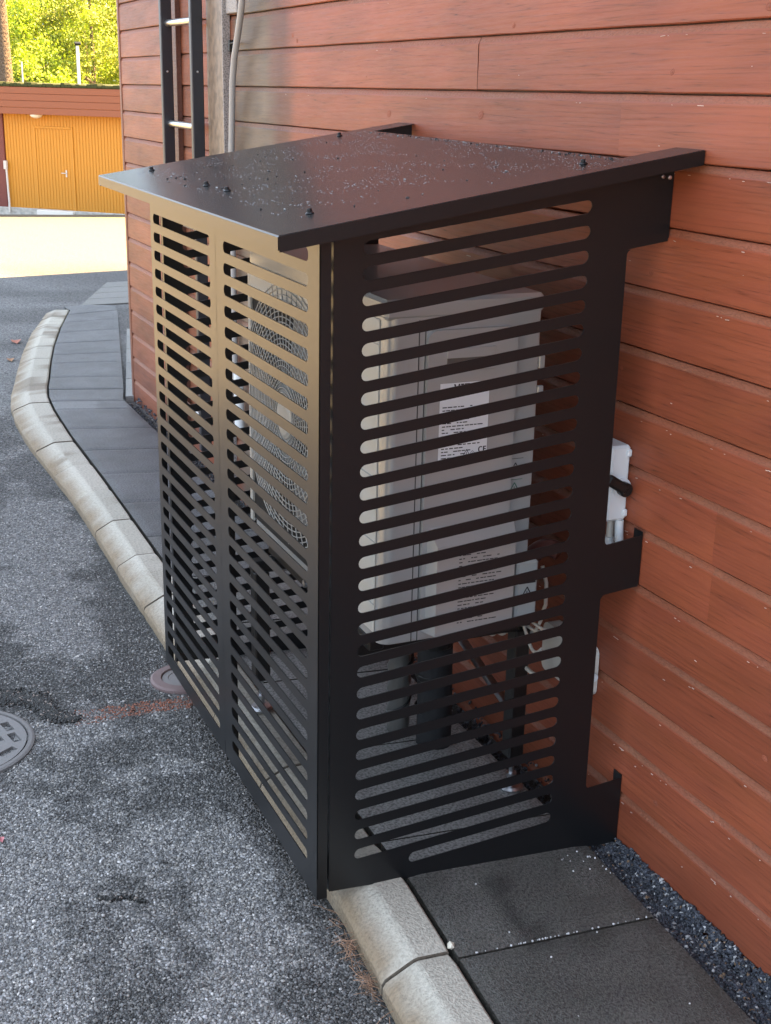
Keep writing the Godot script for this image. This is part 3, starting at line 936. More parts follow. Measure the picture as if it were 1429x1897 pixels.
func side_panel(parent: Node, x: float) -> void:
	var g := Geo.new()
	var t := 0.00125
	var zl := 0.7112; var zr := 0.1991
	var Y := func(z: float, i: float) -> float: return 1.3493 - PITCH * i + (zl - z) * (0.1395 - 0.00273 * i)
	var f := func(p: Vector2, d: float) -> Vector3: return Vector3(x + d, Y.call(-p.x, -p.y), -p.x)
	var fp := func(p: Vector2, d: float) -> Vector3: return Vector3(x + d, p.y, -p.x)
	var zf := 0.772; var zb := 0.105
	for i in 29:
		var h0 := zl if i < 28 else 0.575
		cell(g, f, -zf, -zb, -(i + 0.5), -(i - 0.5), -h0, -zr, -float(i), 0.265, 0.0133, t)
	# top strip up to the roof
	var a: float = Y.call(zf, -0.5); var b: float = Y.call(zb, -0.5)
	plate(g, [Vector2(-zf, a), Vector2(-zb, b), Vector2(-zb, roof_y(zb) - 0.004), Vector2(-zf, roof_y(zf) - 0.004)], fp, t)
	# bottom strip
	a = Y.call(zf, 28.5); b = Y.call(zb, 28.5)
	plate(g, [Vector2(-zf, -0.081), Vector2(-zb, -0.128), Vector2(-zb, b), Vector2(-zf, a)], fp, t)
	# tongues to the wall, with rounded inner corners
	var w := -0.004
	var fil := func(cx: float, cy: float, sy: float) -> void:   # fillet at the inner corner between panel edge and tongue
		var r := 0.012
		for k in 4:
			var q0 := PI / 2 * k / 4; var q1 := PI / 2 * (k + 1) / 4
			var p0 := Vector2(cx + r - r * sin(q0), cy + sy * (r - r * cos(q0)))
			var p1 := Vector2(cx + r - r * sin(q1), cy + sy * (r - r * cos(q1)))
			g.tri(fp.call(Vector2(cx, cy), t), fp.call(p0 if sy < 0 else p1, t), fp.call(p1 if sy < 0 else p0, t))
	plate(g, [Vector2(-zb, 1.329), Vector2(w, 1.344), Vector2(w, roof_y(0) - 0.004), Vector2(-zb, roof_y(zb) - 0.004)], fp, t)
	plate(g, [Vector2(-zb, 0.541), Vector2(w, 0.551), Vector2(w, 0.676), Vector2(-zb, 0.664)], fp, t)
	plate(g, [Vector2(-zb, -0.128), Vector2(w, -0.134), Vector2(w, 0.045), Vector2(-zb, 0.037)], fp, t)
	fil.call(-zb, 1.329, -1.0)
	fil.call(-zb, 0.541, -1.0)
	fil.call(-zb, 0.664, 1.0)
	fil.call(-zb, 0.037, 1.0)
	# feet bent along the wall
	var s := -1.0 if x > -0.5 else 1.0
	for e in [[1.35, 1.5], [0.556, 0.684], [-0.13, 0.053]]:
		var xa := minf(x, x + s * 0.032); var xb := maxf(x, x + s * 0.032)
		g.box(V(xa, e[0], 0.0015), V(xb, e[1], 0.004))
	# front edge bent inwards
	g.box(V(minf(x, x + s * 0.02), -0.08, 0.7695), V(maxf(x, x + s * 0.02), 1.40, 0.7718))
	build(g, "side_panel", M.powder_coat, parent)

func front_panel(parent: Node, xa: float, xb: float, h0: float, h1: float, ya: float, yb: float, left: bool) -> void:
	var g := Geo.new()
	var t := 0.00125
	var zf := 0.80
	var f := func(p: Vector2, d: float) -> Vector3: return Vector3(p.x, p.y, zf + d)
	var y0 := 1.2825
	for i in range(-1, 27):
		var y := y0 - PITCH * i
		cell(g, f, xa, xb, y - PITCH / 2, y + PITCH / 2, h0, h1, y, 0.0132, 0.0132, t)
	plate(g, [Vector2(xa, y0 + 1.5 * PITCH), Vector2(xb, y0 + 1.5 * PITCH), Vector2(xb, 1.402), Vector2(xa, 1.402)], f, t)
	plate(g, [Vector2(xa, ya), Vector2(xb, yb), Vector2(xb, y0 - 26.5 * PITCH), Vector2(xa, y0 - 26.5 * PITCH)], f, t)
	# returns bent towards the wall
	var outer := xa if left else xb
	var s := 1.0 if left else -1.0
	g.box(V(minf(outer, outer + s * 0.0025), minf(ya, yb), 0.7765), V(maxf(outer, outer + s * 0.0025), 1.402, 0.7988))
	var inner := xb if left else xa
	g.box(V(minf(inner, inner - s * 0.0025), minf(ya, yb), 0.765), V(maxf(inner, inner - s * 0.0025), 1.39, 0.7988))
	g.box(V(xa + 0.004, y0 - 26.5 * PITCH - 0.03, 0.78), V(xb - 0.004, y0 - 26.5 * PITCH - 0.0275, 0.7988))
	build(g, "front_panel", M.powder_coat, parent)

func make_cover() -> void:
	var root := thing("louvred_cover", Vector3.ZERO, "black slotted sheet metal cover fixed to the red wall around the heat pump", "cover")
	front_panel(root, -1.315, -0.6905, -1.2838, -0.7378, -0.074, -0.080, true)
	front_panel(root, -0.6885, 0.0, -0.6267, -0.0602, -0.080, -0.097, false)
	side_panel(root, 0.0)
	side_panel(root, -1.315)
	# sloping roof sheet with folded lips and two tongues to the wall
	var g := Geo.new()
	var x0 := -1.415; var x1 := 0.1005
	var H := func(gg: Geo, xa: float, xb: float, za: float, zb: float, top: float, bot: float) -> void:
		var p: Array = []
		for dy in [bot, top]:
			p.append(V(xa, roof_y(zb) + dy, zb)); p.append(V(xb, roof_y(zb) + dy, zb)); p.append(V(xb, roof_y(za) + dy, za)); p.append(V(xa, roof_y(za) + dy, za))
		gg.hexa(p)
	H.call(g, x0 + 0.003, x1 - 0.003, 0.135, 0.917, 0.0, -0.002)
	H.call(g, 0.0, x1 - 0.003, 0.003, 0.135, 0.0, -0.002)
	H.call(g, x0 + 0.003, x0 + 0.115, 0.003, 0.135, 0.0, -0.002)
	build(g, "roof_sheet", M.roof_coat, root)
	g = Geo.new()
	var lip := 0.026
	g.hexa([V(x0, roof_y(0.92) - lip, 0.920), V(x1, roof_y(0.92) - lip, 0.920), V(x1, roof_y(0.92) - lip, 0.9175), V(x0, roof_y(0.92) - lip, 0.9175), V(x0, roof_y(0.92) - 0.0025, 0.920), V(x1, roof_y(0.92) - 0.0025, 0.920), V(x1, roof_y(0.92) + 0.0001, 0.9172), V(x0, roof_y(0.92) + 0.0001, 0.9172)])
	H.call(g, x1 - 0.0028, x1, 0.003, 0.9168, -0.0012, -lip - 0.004)
	H.call(g, x0, x0 + 0.0028, 0.003, 0.9168, -0.0012, -lip - 0.004)
	build(g, "folded_lip", M.powder_coat, root)
	# self-drilling screws on the sheet
	for e in [[-1.289, 0.799], [-0.762, 0.798], [-0.602, 0.796], [-0.069, 0.795], [-1.321, 0.232], [-0.017, 0.216]]:
		var sg := Geo.new()
		var up := Vector3(0, 1, 0.16).normalized()
		sg.lathe([Vector2(0.0085, 0.0), Vector2(0.009, 0.0015), Vector2(0.0075, 0.003), Vector2(0.005, 0.0045)], Vector3.ZERO, up, 14)
		sg.lathe([Vector2(0.0055, 0.0035), Vector2(0.0055, 0.009), Vector2(0.0045, 0.0105), Vector2(0.0, 0.0105)], Vector3.ZERO, up, 6)
		build(sg, "screw", M.screw_black, root, V(e[0], roof_y(e[1]), e[1]))
	for e in [V(0.1015, 1.484, 0.085), V(0.0018, 1.478, 0.03)]:
		var sg := Geo.new()
		sg.lathe([Vector2(0.0045, 0.0), Vector2(0.004, 0.002), Vector2(0.0, 0.003)], Vector3.ZERO, Vector3.RIGHT, 10)
		build(sg, "rivet", M.zinc, root, e)

# ------------------------------------------------------------------ heat pump
func make_heat_pump() -> void:
	var root := thing("heat_pump", Vector3.ZERO, "grey outdoor heat pump unit inside the louvred cover", "heat pump")
	var x0 := -1.06; var x1 := -0.15; var z0 := 0.213; var z1 := 0.592; var y0 := 0.43; var y1 := 1.205
	var g := Geo.new()
	var poly: Array = []
	var r := 0.03
	for e in [[x1 - r, z1 - r, 0.0], [x0 + r, z1 - r, 0.5], [x0 + 0.008, z0 + 0.008, 1.0], [x1 - 0.008, z0 + 0.008, 1.5]]:
		for k in 7:
			var a: float = (e[2] + 0.5 * k / 6.0) * PI
			var rr: float = r if e[2] < 1 else 0.008
			poly.append(Vector2(e[0] + rr * cos(a), e[1] + rr * sin(a)))
	# smooth wall round the body
	for k in poly.size():
		var a: Vector2 = poly[k]; var b: Vector2 = poly[(k + 1) % poly.size()]; var zz: Vector2 = poly[k - 1]; var c: Vector2 = poly[(k + 2) % poly.size()]
		var na := ((a - zz).normalized() + (b - a).normalized()); var nb := ((b - a).normalized() + (c - b).normalized())
		var n3a := V(na.y, 0, -na.x).normalized(); var n3b := V(nb.y, 0, -nb.x).normalized()
		g.quadn([V(a.x, y0, a.y), V(a.x, y1, a.y), V(b.x, y1, b.y), V(b.x, y0, b.y)], [n3a, n3a, n3b, n3b], [Vector2(), Vector2(), Vector2(), Vector2()], [g.col, g.col, g.col, g.col])
		g.tri(V(-0.6, y1, 0.4), V(b.x, y1, b.y), V(a.x, y1, a.y))
		g.tri(V(-0.6, y0, 0.4), V(a.x, y0, a.y), V(b.x, y0, b.y))
	build(g, "casing", M.unit_side, root)
	# lid with overhanging rim
	g = Geo.new()
	g.box(V(x0 - 0.004, y1 - 0.028, z0 - 0.004), V(x1 + 0.004, y1 + 0.016, z1 + 0.004), 0.008)
	build(g, "lid", M.unit_side, root)
	# side: seams, embossed cover, handle, lower valve cover
	var X := x1 + 0.0015
	for z in [0.514, 0.499]:
		g = Geo.new()
		g.box(V(x1 - 0.002, y0, z - 0.001), V(X - 0.0005, y1 - 0.03, z + 0.001))
		build(g, "seam", M.unit_gap, root)
	g = Geo.new()
	var rc: Array = []
	for e in [[0.30, 1.13, 0.0], [0.475, 1.13, 0.5]]:
		for k in 7: rc.append(Vector2(-e[0] + 0.022 * cos((e[2] + k / 12.0) * PI), e[1] + 0.022 * sin((e[2] + k / 12.0) * PI)))
	var sp: Array = [Vector2(-0.278, 0.47)]
	sp.append_array(rc)
	sp.append(Vector2(-0.497, 0.47))
	var fx := func(p: Vector2, d: float) -> Vector3: return Vector3(x1 + d, p.y, -p.x)
	g.prism(PackedVector2Array(sp), fx, -0.001, 0.012)
	var sc := build(g, "side_cover", M.unit_side, root)
	g = Geo.new()
	g.box(V(x1 + 0.010, 1.068, 0.335), V(x1 + 0.0125, 1.108, 0.452), 0.0008)
	build(g, "handle_recess", M.tape_silver, sc)
	g = Geo.new()
	g.box(V(x1 + 0.012, 1.062, 0.332), V(x1 + 0.018, 1.072, 0.455), 0.002)
	g.box(V(x1 + 0.012, 1.090, 0.334), V(x1 + 0.0155, 1.112, 0.453), 0.001)
	build(g, "handle_lip", M.unit_side, sc)
	# rear edge strip and screws
	g = Geo.new()
	for e in [V(x1 + 0.005, 1.192, 0.26), V(x1 + 0.0125, 0.86, 0.33), V(x1 + 0.005, 1.195, 0.3)]:
		g = Geo.new()
		g.lathe([Vector2(0.005, 0.0), Vector2(0.0045, 0.003), Vector2(0.0, 0.004)], Vector3.ZERO, Vector3.RIGHT, 10)
		build(g, "screw", M.zinc, root, e)
	for y in [0.98, 1.05]:
		g = Geo.new()
		g.box(V(x1 - 0.01, y, z0 - 0.014), V(x1 + 0.001, y + 0.03, z0 + 0.001), 0.002)
		build(g, "coil_clip", M.unit_side, root)
	# bulged valve cover at the bottom
	g = Geo.new()
	var vy0 := 0.452; var vy1 := 0.72
	g.hexa([V(x1, vy0, 0.49), V(x1 + 0.045, vy0, 0.475), V(x1 + 0.045, vy0, 0.275), V(x1, vy0, 0.262), V(x1, vy1, 0.49), V(x1 + 0.045, vy1 - 0.05, 0.475), V(x1 + 0.045, vy1 - 0.05, 0.275), V(x1, vy1, 0.262)])
	build(g, "valve_cover", M.unit_side, root)
	g = Geo.new()
	g.box(V(x1 - 0.02, 0.445, 0.20), V(x1 + 0.03, 0.60, 0.258), 0.006)
	build(g, "terminal_cover", M.sticker_grey, root)
	# rating plate
	var plate_x := x1 + 0.0126
	g = Geo.new()
	g.box(V(plate_x - 0.0004, 0.855, 0.345), V(plate_x, 1.035, 0.466))
	var lab := build(g, "rating_plate", M.label_print, root)
	print_lines(lab, plate_x, 0.862, 0.985, 0.352, 0.459, 17, 3)
	var tm := words("VIT", 0.019, M.ink, lab, V(plate_x + 0.0004, 1.008, 0.433))
	tm.name = "lettering"
	words("CE", 0.014, M.ink, lab, V(plate_x + 0.0004, 0.868, 0.368))
	for e in [[0.446, 1.012, 0.009, 4], [0.396, 0.873, 0.009, 3], [0.381, 0.873, 0.005, 4]]:
		g = Geo.new()
		ring(g, plate_x + 0.0004, e[1], e[0], e[2], e[3])
		build(g, "symbol", M.ink, lab)
	# text sheet on the valve cover and warning stickers
	g = Geo.new()
	g.box(V(x1 + 0.045, 0.468, 0.295), V(x1 + 0.0456, 0.655, 0.425))
	var sheet := build(g, "instruction_sheet", M.unit_side, root)
	print_lines(sheet, x1 + 0.0457, 0.475, 0.648, 0.30, 0.42, 20, 9)
	for e in [[0.80, 0.845, M.ink], [0.755, 0.795, M.green_ink]]:
		g = Geo.new()
		g.box(V(x1, e[0], 0.242), V(x1 + 0.0008, e[1], 0.283))
		var stk := build(g, "warning_sticker", M.unit_side, root)
		g = Geo.new()
		ring(g, x1 + 0.0012, (e[0] + e[1]) / 2 - 0.002, 0.262, 0.014, 3)
		g.box(V(x1 + 0.0009, e[1] - 0.001, 0.242), V(x1 + 0.0012, e[1], 0.283))
		g.box(V(x1 + 0.0009, e[0], 0.282), V(x1 + 0.0012, e[1] - 0.0012, 0.283))
		build(g, "symbol", e[2], stk)
	g = Geo.new()
	g.box(V(x1 + 0.030, 0.545, 0.208), V(x1 + 0.0308, 0.565, 0.252))
	build(g, "sticker_band", M.ink, root)
	g = Geo.new()
	ring(g, x1 + 0.0312, 0.52, 0.23, 0.016, 3)
	build(g, "symbol", M.ink, root)
	words("400V", 0.011, M.label_print, root, V(x1 + 0.0311, 0.55, 0.243)).name = "lettering"
	# front grille: frame, rings, spokes, fan behind
	g = Geo.new()
	var c := V(-0.735, 0.83, z1)
	g.box(V(x0 + 0.02, y0 + 0.03, z1 - 0.0005), V(-0.43, y1 - 0.035, z1 + 0.002))
	build(g, "fan_opening", M.dark_inside, root)
	g = Geo.new()
	var R := 0.345
	for k in 22:
		var rr := 0.05 + 0.0138 * k
		var pts: Array = []
		var seg := 56
		for s in seg + 1:
			var a := TAU * s / seg
			var q := c + V(cos(a) * rr, sin(a) * rr, 0.014 + 0.008 * cos(rr / R * PI / 2))
			q.x = clampf(q.x, x0 + 0.025, -0.435)
			pts.append(q)
		g.tube(pts, 0.0016, 4)
	for k in 56:
		var a := TAU * k / 56.0
		var p0 := c + V(cos(a) * 0.05, sin(a) * 0.05, 0.018)
		var p1 := c + V(cos(a + 0.35) * R, sin(a + 0.35) * R, 0.012)
		p1.x = clampf(p1.x, x0 + 0.025, -0.435)
		g.tube([p0, p0.lerp(p1, 0.5) + V(0, 0, 0.003), p1], 0.0018, 4)
	var gl := build(g, "fan_guard", M.grille_wire, root)
	g = Geo.new()
	g.lathe([Vector2(0.055, 0.012), Vector2(0.055, 0.022), Vector2(0.045, 0.026), Vector2(0.0, 0.026)], c, Vector3.BACK, 28)
	build(g, "hub", M.unit_paint, gl)
	g = Geo.new()
	for k in 3:
		var a0 := k * TAU / 3 + 2.75
		for s in 10:
			var a := a0 + s * 0.075; var b := a + 0.075
			var za := 0.0035 + 0.006 * s / 10.0; var zb := 0.0035 + 0.006 * (s + 1) / 10.0
			g.quad(c + V(cos(a) * 0.06, sin(a) * 0.06, za), c + V(cos(a) * 0.29, sin(a) * 0.29, za), c + V(cos(b) * 0.29, sin(b) * 0.29, zb), c + V(cos(b) * 0.06, sin(b) * 0.06, zb))
	build(g, "fan", M.fan_blade, root)
	g = Geo.new()
	g.box(V(x0 + 0.004, y0 + 0.02, z1 + 0.0005), V(x0 + 0.02, y1 - 0.03, z1 + 0.012), 0.003)
	g.box(V(x0 + 0.021, y1 - 0.09, z1 + 0.0005), V(-0.43, y1 - 0.03, z1 + 0.012), 0.003)
	g.box(V(-0.428, y0 + 0.02, z1 + 0.0005), V(x1 - 0.03, y1 - 0.03, z1 + 0.003), 0.001)
	build(g, "front_frame", M.unit_paint, root)
	for k in 5:
		g = Geo.new()
		g.box(V(-0.42, 1.12 - k * 0.15, z1 + 0.003), V(x1 - 0.032, 1.1225 - k * 0.15, z1 + 0.0045))
		build(g, "crease", M.sticker_grey, root)
	# stand
	var st := thing("heat_pump_stand", Vector3.ZERO, "black steel stand with zinc levelling feet under the heat pump", "stand")
	for z in [0.16, 0.56]:
		g = Geo.new()
		g.box(V(-0.97, 0.375, z - 0.02), V(-0.24, 0.415, z + 0.02), 0.004)
		build(g, "rail", M.black_steel, st)
	for x in [-0.93, -0.31]:
		g = Geo.new()
		g.box(V(x - 0.02, 0.34, 0.142), V(x + 0.02, 0.374, 0.645), 0.004)
		build(g, "cross_bar", M.black_steel, st)
	g = Geo.new()
	g.xf = Transform3D(Basis.from_euler(Vector3(0, 0, -0.27)), V(-0.49, 0.14, 0.13))
	g.box(V(-0.16, -0.008, -0.012), V(0.16, 0.008, 0.012), 0.003)
	build(g, "brace", M.zinc, st)
	for e in [[-0.93, 0.16], [-0.305, 0.135], [-0.92, 0.622], [-0.31, 0.628]]:
		g = Geo.new()
		g.box(V(-0.022, 0.10, -0.022), V(0.022, 0.345 - pave_y(e[0], e[1]), 0.022), 0.004)
		var lg := build(g, "leg", M.black_steel, st, V(e[0], pave_y(e[0], e[1]), e[1]))
		g = Geo.new()
		g.lathe([Vector2(0.0, 0.003), Vector2(0.032, 0.003), Vector2(0.034, 0.010), Vector2(0.028, 0.016), Vector2(0.010, 0.018), Vector2(0.010, 0.04), Vector2(0.014, 0.04), Vector2(0.014, 0.05), Vector2(0.007, 0.05), Vector2(0.007, 0.11)], Vector3.ZERO, Vector3.UP, 18)
		build(g, "levelling_foot", M.zinc, lg)
	# bolts seen at the front rail
	for x in [-0.66, -0.58]:
		g = Geo.new()
		g.lathe([Vector2(0.011, 0.0), Vector2(0.010, 0.008), Vector2(0.0, 0.010)], V(x, 0.395, 0.581), Vector3.BACK, 10)
		build(g, "bolt", M.zinc, st)
	# insulated pipes down from the unit
	var pip := thing("insulated_pipe", Vector3.ZERO, "thick black foam insulated pipe dropping from the unit to the slabs", "pipe")
	g = Geo.new()
	g.tube([V(-0.62, 0.46, 0.22), V(-0.62, 0.2, 0.215), V(-0.61, -0.02, 0.215), V(-0.60, -0.125, 0.22)], 0.05, 16)
	build(g, "foam_sleeve", M.foam_pipe, pip)
	g = Geo.new()
	for k in 5:
		g = Geo.new()
		g.lathe([Vector2(0.0502, 0.0), Vector2(0.0515, 0.002), Vector2(0.0515, 0.014), Vector2(0.0502, 0.016)], V(-0.618, 0.38 - k * 0.1, 0.217), Vector3.UP, 18)
		build(g, "band", M.black_plastic, pip)
	var tp := thing("taped_pipe", Vector3.ZERO, "slim pipe wrapped in crinkled silver tape beside the black pipe", "pipe")
	g = Geo.new()
	var pts: Array = []
	for k in 26: pts.append(V(-0.70 + 0.004 * sin(k * 1.9), 0.45 - k * 0.0225, 0.285 + 0.004 * cos(k * 2.3)))
	g.tube(pts, 0.031, 14)
	build(g, "tape_wrap", M.tape_silver, tp)
	g = Geo.new()
	pts = []
	for k in 60: pts.append(V(-0.70 + 0.033 * cos(k * 0.5), 0.43 - k * 0.009, 0.285 + 0.033 * sin(k * 0.5)))
	g.tube(pts, 0.005, 6)
	build(g, "black_tape", M.black_plastic, tp)
	# copper-coloured hose loop at the rear
	g = Geo.new()
	pts = []
	for k in 20:
		var a := -0.4 + k * 0.16
		pts.append(V(-0.17 - 0.05 * sin(a), 0.52 + 0.085 * cos(a), 0.14 + 0.05 * sin(a * 0.7)))
	g.tube(pts, 0.022, 12)
	mat("hose_brown", Color(0.09, 0.035, 0.03), 0.35)
	tag(build(g, "insulated_hose", M.hose_brown), "dark red insulated hose bending behind the heat pump", "hose")
	# white cable bundle and hanging loop
	var cb := thing("cable_bundle", Vector3.ZERO, "tangled white cables bundled below the heat pump", "cable")
	for k in 5:
		g = Geo.new()
		pts = []
		for s in 26:
			var t := s / 25.0
			var ph := k * 1.3
			pts.append(V(lerpf(-0.56, -0.225, t), lerpf(0.222, 0.39, t) + 0.022 * sin(t * 9.0 + ph) * (0.4 + t), 0.12 + 0.014 * cos(t * 7.0 + ph)) if k < 4 else V(lerpf(-0.36, -0.2, t), 0.335 + 0.03 * sin(t * 6.0), 0.13))
		g.tube(pts, 0.0045, 7)
		build(g, "cable", M.cable_white, cb)
	g = Geo.new()
	pts = []
	for s in 22:
		var t := s / 21.0
		pts.append(V(lerpf(-0.345, -0.19, t * t), 0.335 - 0.10 * sin(t * 2.2), 0.12))
	g.tube(pts, 0.0055, 8)
	build(g, "hanging_loop", M.cable_white, cb)
	g = Geo.new()
	g.tube([V(-0.22, 0.54, 0.13), V(-0.205, 0.5, 0.125), V(-0.21, 0.44, 0.12), V(-0.23, 0.40, 0.12)], 0.005, 8)
	build(g, "cable_drop", M.cable_white, cb)
	# white pipe on the wall beyond the left side
	var wp := thing("white_conduit", Vector3.ZERO, "short white plastic pipe low on the wall, seen through the cover's left slots", "conduit")
	g = Geo.new()
	g.tube([V(-2.97, 0.44, 0.03), V(-2.965, 0.18, 0.03)], 0.022, 14)
	build(g, "tube", M.white_plastic, wp)

func ring(g: Geo, x: float, y: float, z: float, r: float, n: int) -> void:
	for k in n:
		var a := PI / 2 + TAU * k / n; var b := PI / 2 + TAU * (k + 1) / n
		var p := V(x, y + r * sin(a), z - r * cos(a)); var q := V(x, y + r * sin(b), z - r * cos(b))
		g.tube([p, q], r * 0.09, 4)
	g.box(V(x - 0.0003, y - r * 0.25, z - r * 0.07), V(x, y + r * 0.35, z + r * 0.07))

func print_lines(parent: Node, x: float, ya: float, yb: float, za: float, zb: float, n: int, sd: int) -> void:
	var r := RandomNumberGenerator.new()
	r.seed = sd
	var g := Geo.new()
	for k in n:
		var y := lerpf(yb, ya, (k + 0.5) / n)
		var z := zb
		var end := lerpf(za, zb, r.randf_range(0.0, 0.6))
		while z > end:
			var w := r.randf_range(0.004, 0.013)
			g.box(V(x - 0.0003, y - 0.0011, z - w), V(x + 0.0003, y + 0.0011, z))
			z -= w + r.randf_range(0.001, 0.004)
			if r.randf() < 0.12: z -= 0.012
	build(g, "small_print", M.ink, parent)

func words(s: String, h: float, m: Material, parent: Node, at: Vector3) -> MeshInstance3D:
	var t := TextMesh.new()
	t.text = s
	var f := SystemFont.new()
	f.font_names = PackedStringArray(["Droid Sans"])
	f.font_weight = 700
	t.font = f
	t.font_size = 32
	t.pixel_size = h / 24.0
	t.depth = 0.0004
	t.horizontal_alignment = HORIZONTAL_ALIGNMENT_LEFT
	t.vertical_alignment = VERTICAL_ALIGNMENT_BOTTOM
	var o := put(t, "lettering", m, parent, at)
	o.rotation.y = PI / 2
	return o

# ------------------------------------------------------------------ things on the wall
func make_wall_things() -> void:
	# isolator switch
	var sw := thing("isolator_switch", Vector3.ZERO, "white isolator box with a black rotary handle on the red wall", "switch")
	var g := Geo.new()
	g.box(V(-0.17, 0.690, 0.001), V(-0.0715, 0.872, 0.055), 0.006)
	build(g, "base", M.white_plastic, sw)
	g = Geo.new()
	g.box(V(-0.172, 0.688, 0.0565), V(-0.070, 0.874, 0.082), 0.007)
	build(g, "lid", M.white_plastic, sw)
	for y in [0.70, 0.845]:
		g = Geo.new()
		g.box(V(-0.085, y, 0.0012), V(-0.066, y + 0.018, 0.014), 0.003)
		build(g, "mounting_tab", M.white_plastic, sw)
	g = Geo.new()
	g.lathe([Vector2(0.024, 0.0), Vector2(0.024, 0.005), Vector2(0.018, 0.006), Vector2(0.0, 0.006)], V(-0.0715, 0.772, 0.022), Vector3.RIGHT, 24)
	build(g, "collar", M.white_plastic, sw)
	g = Geo.new()
	g.lathe([Vector2(0.017, 0.0), Vector2(0.017, 0.016), Vector2(0.014, 0.019), Vector2(0.0, 0.019)], V(-0.0655, 0.772, 0.022), Vector3.RIGHT, 20)
	g.xf = Transform3D(Basis.from_euler(Vector3(-0.55, 0, 0)), V(-0.056, 0.772, 0.022))
	g.box(V(-0.004, -0.013, 0.0), V(0.014, 0.013, 0.062), 0.005)
	build(g, "handle", M.black_plastic, sw)
	for e in [[-0.113, 0.014, "glanded white conduit below the isolator box, nearer the black cover"], [-0.080, 0.014, "bent white conduit below the isolator box, on the right"]]:
		var c := thing("white_tube", Vector3.ZERO, e[2], "conduit", "conduits below the isolator")
		g = Geo.new()
		if e[0] < -0.1:
			g.tube([V(e[0], 0.69, e[1]), V(e[0], 0.60, e[1])], 0.0095, 14)
			build(g, "tube", M.cable_white, c)
			g = Geo.new()
			g.lathe([Vector2(0.0096, 0.0), Vector2(0.014, 0.0), Vector2(0.014, 0.02), Vector2(0.0096, 0.02)], V(e[0], 0.618, e[1]), Vector3.UP, 8)
			build(g, "gland", M.white_plastic, c)
		else:
			var pts: Array = []
			for k in 10: pts.append(V(e[0] + 0.012 * pow(k / 9.0, 2), 0.69 - k * 0.0075, e[1]))
			g.tube(pts, 0.0105, 14)
			build(g, "tube", M.white_plastic, c)
			g = Geo.new()
			g.box(V(-0.084, 0.613, 0.001), V(-0.052, 0.620, 0.028), 0.002)
			build(g, "collar", M.white_plastic, c)
	# white junction box lower down
	var jb := thing("junction_box", V(-0.232, 0.268, 0.0), "white rounded junction box low on the wall behind the cover's edge", "junction box")
	g = Geo.new()
	var poly: Array = []
	for e in [[0.075, 0.045, 0.0], [-0.09, 0.045, 0.5], [-0.09, -0.045, 1.0], [0.075, -0.045, 1.5]]:
		for k in 6: poly.append(Vector2(e[0] + 0.022 * cos((e[2] + k / 10.0) * PI), e[1] + 0.022 * sin((e[2] + k / 10.0) * PI)))
	g.prism(PackedVector2Array(poly), func(p: Vector2, d: float) -> Vector3: return Vector3(p.x, p.y, d), 0.002, 0.04)
	build(g, "body", M.cable_white, jb)
	g = Geo.new()
	g.lathe([Vector2(0.011, 0.0), Vector2(0.011, 0.012), Vector2(0.008, 0.016), Vector2(0.0, 0.016)], V(0.097, -0.005, 0.02), Vector3.RIGHT, 12)
	build(g, "plug", M.white_plastic, jb)
	# ladder
	var ld := thing("wall_ladder", Vector3.ZERO, "dark blue wall ladder with round metal rungs at the far end of the wall", "ladder")
	for e in [[-3.870, -3.836], [-3.374, -3.340]]:
		g = Geo.new()
		g.box(V(e[0], 0.0, 0.048), V(e[1], 2.6, 0.10), 0.004)
		var stl := build(g, "stile", M.ladder_blue, ld)
		for y in [1.883 - 0.436 * 1, 1.883, 1.883 - 0.872, 1.883 + 0.436]:
			g = Geo.new()
			g.lathe([Vector2(0.012, -0.001), Vector2(0.0125, 0.0012), Vector2(0.010, 0.0014), Vector2(0.0095, -0.008), Vector2(0.0, -0.008)], V(e[1], y, 0.067), Vector3.RIGHT, 14)
			build(g, "rung_end", M.black_plastic, stl)
		g = Geo.new()
		g.lathe([Vector2(0.005, 0.0), Vector2(0.004, 0.003), Vector2(0.0, 0.004)], V(e[1], 1.675, 0.075), Vector3.RIGHT, 10)
		build(g, "rivet", M.zinc, stl)
	for k in range(-1, 5):
		g = Geo.new()
		var y := 1.883 - 0.436 * k
		g.tube([V(-3.837, y, 0.067), V(-3.373, y, 0.067)], 0.015, 14)
		build(g, "rung", M.alu, ld)
	for y in [0.3, 1.2, 2.2]:
		for x in [-3.853, -3.357]:
			g = Geo.new()
			g.box(V(x - 0.012, y, 0.0), V(x + 0.012, y + 0.04, 0.047), 0.002)
			build(g, "bracket", M.ladder_blue, ld)
	# duct with worn flank, bracket and conduit
	var du := thing("wall_duct", Vector3.ZERO, "tan vertical metal duct on the wall right of the ladder", "duct")
	g = Geo.new()
	g.box(V(-3.336, -0.1, 0.002), V(-3.112, 2.61, 0.034), 0.002)
	build(g, "front", M.duct_paint, du)
	g = Geo.new()
	g.box(V(-3.1118, -0.1, 0.001), V(-3.106, 2.61, 0.0345), 0.001)
	build(g, "worn_flank", M.duct_worn, du)
	g = Geo.new()
	g.box(V(-3.104, 1.90, 0.001), V(-2.96, 2.1, 0.02), 0.003)
	tag(build(g, "grey_block", M.duct_worn), "grey weathered block fixed beside the duct at the top", "block")
	g = Geo.new()
	var pts: Array = [V(-2.74, 2.25, 0.055), V(-2.76, 2.1, 0.055), V(-2.79, 1.94, 0.05), V(-2.83, 1.88, 0.045), V(-2.88, 1.8, 0.043), V(-2.925, 1.73, 0.042), V(-2.96, 1.64, 0.04), V(-2.985, 1.53, 0.036), V(-3.02, 1.38, 0.03), V(-3.04, 1.1, 0.025), V(-3.05, 0.4, 0.02)]
	var cv := Curve3D.new()
	for p in pts: cv.add_point(p)
